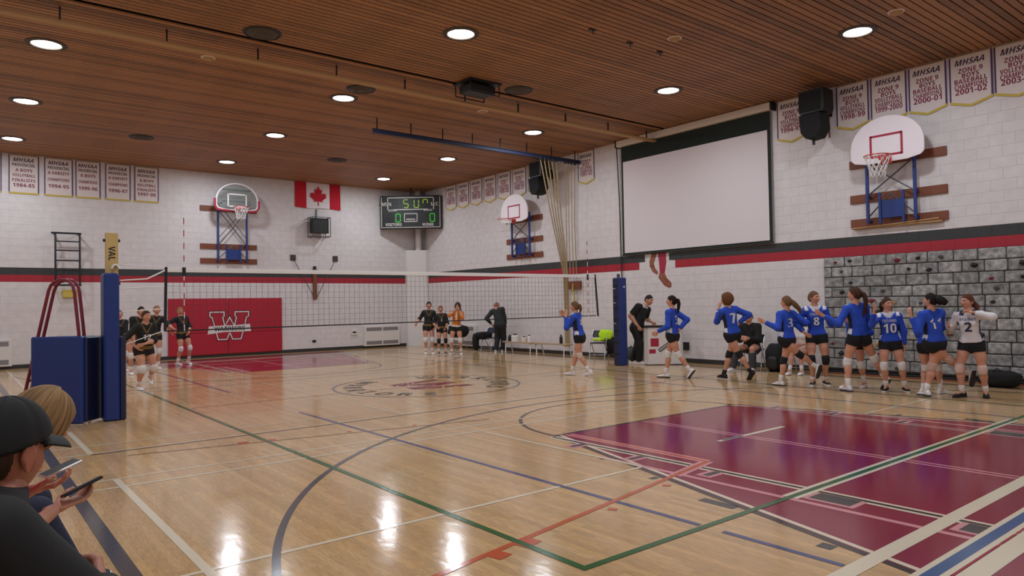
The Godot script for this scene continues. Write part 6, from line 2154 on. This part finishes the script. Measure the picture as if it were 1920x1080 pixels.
	person({"label": "blue player with very long brown ponytail stretching her leg back", "at": Vector3(4.579, 0.000, 6.300), "turn": -3.7093, "h": 1.790, "cell": 0.0160, "hip": Vector3(-0.049, 0.940, -0.025), "head": Vector3(0.010, 1.628, -0.036), "up": Vector3(0.085, 0.996, -0.016), "hands": [Vector3(0.526, 1.282, 0.048), Vector3(-0.189, 1.190, 0.305)], "feet": [[Vector3(0.164, 0.091, -0.033), 0.087, 0.000], [Vector3(-0.597, 0.121, 0.057), 0.000, 0.698]], "hair": "tail", "hair_colour": lin(72, 46, 34), "tail": [Vector3(0.000, 0.010, -0.150), Vector3(-0.020, -0.100, -0.170), Vector3(-0.030, -0.240, -0.150), Vector3(-0.030, -0.380, -0.110)], "pads": lin(226, 220, 216), "elbows": [Vector3(0.400, -0.900, -0.100), Vector3(-0.400, -0.900, 0.000)], "look": 0.611, "shoe": lin(222, 218, 222), "sole": lin(70, 66, 80), "player": true, "top": "blue", "sleeve": "long", "bottom": lin(18, 18, 22), "group": "players in blue"})
	person({"label": "blue player number 10 smiling with one hand raised", "at": Vector3(4.950, 0.000, 6.798), "turn": -1.0320, "h": 1.600, "cell": 0.0160, "hip": Vector3(-0.090, 0.840, 0.052), "head": Vector3(-0.121, 1.456, 0.080), "up": Vector3(-0.049, 0.998, 0.045), "hands": [Vector3(0.114, 0.769, 0.061), Vector3(-0.353, 1.338, 0.377)], "feet": [[Vector3(0.120, 0.081, -0.013), 0.175, 0.000], [Vector3(-0.160, 0.081, 0.006), -0.349, 0.000]], "hair": "tail", "hair_colour": lin(74, 50, 34), "tail": [Vector3(0.000, 0.030, -0.135), Vector3(0.000, -0.050, -0.150), Vector3(0.000, -0.140, -0.140)], "pads": lin(226, 220, 216), "elbows": [Vector3(0.700, -0.500, -0.400), Vector3(-0.400, -1.000, 0.100)], "grips": ["relaxed", "open"], "fingers": [Vector3(0.000, -1.000, 0.100), Vector3(-0.200, 1.000, 0.000)], "look": 0.524, "shoe": lin(30, 28, 30), "print": [["front", "10", 0.24, 0.16, 0.2, "white_metal"], ["front", "CYCLONES", 0.37, 0.045, 0.22, "white_metal"]], "player": true, "top": "blue", "sleeve": "long", "bottom": lin(18, 18, 22), "group": "players in blue"})
	person({"label": "hidden teammate in blue directly behind player number 11", "at": Vector3(5.013, 0.000, 7.266), "turn": 1.4121, "h": 1.520, "cell": 0.0160, "hip": Vector3(0.000, 0.798, 0.000), "head": Vector3(-0.046, 1.382, 0.020), "up": Vector3(-0.079, 0.996, 0.035), "hands": [Vector3(0.054, 0.756, 0.074), Vector3(0.002, 0.754, 0.165)], "feet": [[Vector3(0.047, 0.077, -0.083), 0.000, 0.000], [Vector3(-0.105, 0.077, 0.145), 0.000, 0.000]], "hair": "tail", "hair_colour": lin(40, 28, 22), "pads": lin(226, 220, 216), "sock": 0.45, "player": true, "top": "blue", "sleeve": "long", "bottom": lin(18, 18, 22), "group": "players in blue"})
	person({"label": "blue player number 11 with a dark messy bun, leg kicked back", "at": Vector3(4.616, 0.000, 7.416), "turn": -3.7365, "h": 1.660, "cell": 0.0160, "hip": Vector3(-0.095, 0.871, -0.024), "head": Vector3(-0.042, 1.509, -0.037), "up": Vector3(0.083, 0.996, -0.020), "hands": [Vector3(0.256, 1.262, -0.008), Vector3(-0.218, 1.162, 0.308)], "feet": [[Vector3(-0.691, 0.304, -0.105), 0.000, 1.309, Vector3(0.300, -0.400, 1.000)], [Vector3(0.029, 0.084, 0.022), 0.087, 0.000]], "hair": "tail", "hair_colour": lin(34, 26, 24), "tail": [Vector3(0.000, 0.020, -0.140), Vector3(-0.030, -0.010, -0.170), Vector3(-0.060, -0.030, -0.190), Vector3(-0.070, -0.070, -0.180)], "tail_size": 1.9, "pads": lin(196, 160, 144), "elbows": [Vector3(0.400, -0.900, -0.100), Vector3(-0.400, -0.900, 0.000)], "look": 0.524, "girth": 1.1, "print": [["back", "11", 0.29, 0.16, 0.2, "white_metal"]], "sole": lin(50, 48, 50), "player": true, "top": "blue", "sleeve": "long", "bottom": lin(18, 18, 22), "group": "players in blue"})
	person({"label": "player number 2 in the white jersey, hand on her chest", "at": Vector3(5.003, 0.000, 7.910), "turn": -1.4610, "h": 1.630, "cell": 0.0160, "hip": Vector3(-0.002, 0.856, 0.026), "head": Vector3(-0.032, 1.482, 0.078), "up": Vector3(-0.046, 0.995, 0.083), "hands": [Vector3(0.092, 1.320, 0.233), Vector3(-0.263, 1.114, 0.228)], "feet": [[Vector3(0.142, 0.082, -0.099), 0.209, 0.000], [Vector3(-0.142, 0.082, 0.071), -0.454, 0.000]], "player": true, "top": "white", "sleeve": "long", "bottom": lin(20, 20, 24), "hair": "tail", "hair_colour": lin(92, 52, 38), "tail": [Vector3(-0.040, 0.000, -0.130), Vector3(0.060, -0.080, -0.120), Vector3(0.090, -0.160, -0.100)], "pads": lin(222, 190, 180), "elbows": [Vector3(1.000, -0.300, -0.100), Vector3(-0.400, -0.800, -0.400)], "look": -0.611, "shoe": lin(28, 26, 28), "sole": lin(34, 32, 34), "girth": 1.06, "print": [["front", "2", 0.26, 0.15, 0.2, "pad_navy"], ["front", "CYCLONES", 0.38, 0.04, 0.22, "steel_blue"]]})
	person({"label": "blonde woman in pink hunched over her phone on the bench", "at": Vector3(-7.420, 0.000, 8.620), "turn": 1.5708, "h": 1.660, "cell": 0.0110, "hip": Vector3(0.000, 0.590, 0.000), "head": Vector3(0.030, 1.140, 0.290), "up": Vector3(0.000, 0.926, 0.379), "hands": [Vector3(0.120, 0.850, 0.270), Vector3(-0.070, 0.800, 0.330)], "feet": [[Vector3(0.120, 0.085, 0.420), 0.000, 0.000], [Vector3(-0.120, 0.085, 0.500), 0.000, 0.000]], "top": "pink", "sleeve": "short", "hem": -0.06, "trousers": true, "bottom": lin(24, 24, 28), "hair": "bob", "hair_colour": lin(142, 112, 78), "nod": 0.489, "look": 0.209, "elbows": [Vector3(0.400, -0.900, -0.200), Vector3(-0.400, -0.900, -0.200)], "grips": ["relaxed", "relaxed"], "palms": [Vector3(0.000, 1.000, -0.200), Vector3(0.000, 1.000, -0.200)], "fingers": [Vector3(-0.300, 0.100, 1.000), Vector3(0.300, 0.100, 1.000)]})
	person({"label": "man in black cap and jacket at the lower left corner", "at": Vector3(-7.420, 0.000, 9.950), "turn": 1.5708, "h": 1.900, "cell": 0.0100, "hip": Vector3(0.000, 0.620, -0.090), "head": Vector3(0.030, 1.235, 0.100), "up": Vector3(0.037, 0.944, 0.327), "hands": [Vector3(0.160, 0.760, 0.300), Vector3(0.050, 0.860, 0.310)], "feet": [[Vector3(0.140, 0.085, 0.500), 0.000, 0.000], [Vector3(-0.160, 0.085, 0.500), 0.000, 0.000]], "cap": true, "head_scale": 1.0, "elbows": [Vector3(0.600, -0.800, 0.000), Vector3(-0.800, -0.500, 0.350)], "man": true, "girth": 1.16, "top": "hoodie", "sleeve": "long", "hem": -0.08, "trousers": true, "bottom": lin(24, 24, 26), "hair": "short", "hair_colour": lin(60, 40, 30), "skin": lin(176, 112, 88), "nod": 0.140, "look": 0.768, "shoe": lin(50, 50, 52)})
	person({"label": "person in navy jeans sitting farther along the spectator bench", "at": Vector3(-7.420, 0.000, 7.050), "turn": 1.5708, "h": 1.720, "cell": 0.0160, "hip": Vector3(0.000, 0.590, 0.000), "head": Vector3(0.000, 1.240, 0.080), "up": Vector3(0.000, 0.995, 0.102), "hands": [Vector3(0.140, 0.720, 0.300), Vector3(-0.140, 0.720, 0.300)], "feet": [[Vector3(0.130, 0.085, 0.500), 0.000, 0.000], [Vector3(-0.130, 0.085, 0.560), 0.000, 0.000]], "top": "pink", "sleeve": "mid", "hem": -0.06, "trousers": true, "bottom": lin(34, 40, 62), "hair": "long", "hair_colour": lin(74, 50, 34), "shoe": lin(60, 60, 66)})
	foreground_items()

func foreground_items() -> void:
	for q in [[Vector3(-7.0, 0.868, 8.68), Vector3(0.15, 0.012, 0.075), Basis(Vector3.UP, 0.1) * Basis(Vector3.RIGHT, -0.25) * Basis(Vector3(0, 0, 1), 0.35), "black smartphone held by the blonde woman's nearer hand"], [Vector3(-7.05, 0.915, 8.47), Vector3(0.15, 0.012, 0.075), Basis(Vector3.UP, 0.3) * Basis(Vector3(0, 0, 1), 0.3), "grey smartphone held in the blonde woman's farther hand"]]:
		var t := thing("smartphone", q[3], "phone", q[0], q[2])
		var s := st_new(); bx(s, Vector3.ZERO, q[1], 0.004)
		put(t, "case", s, "steel_dark" if q[0].z > 8.6 else "silver")
		s = st_new(); bx(s, Vector3(0, 0.006, 0), Vector3(q[1].x - 0.012, 0.002, q[1].z - 0.008))
		put(t, "screen", s, "black_plastic")
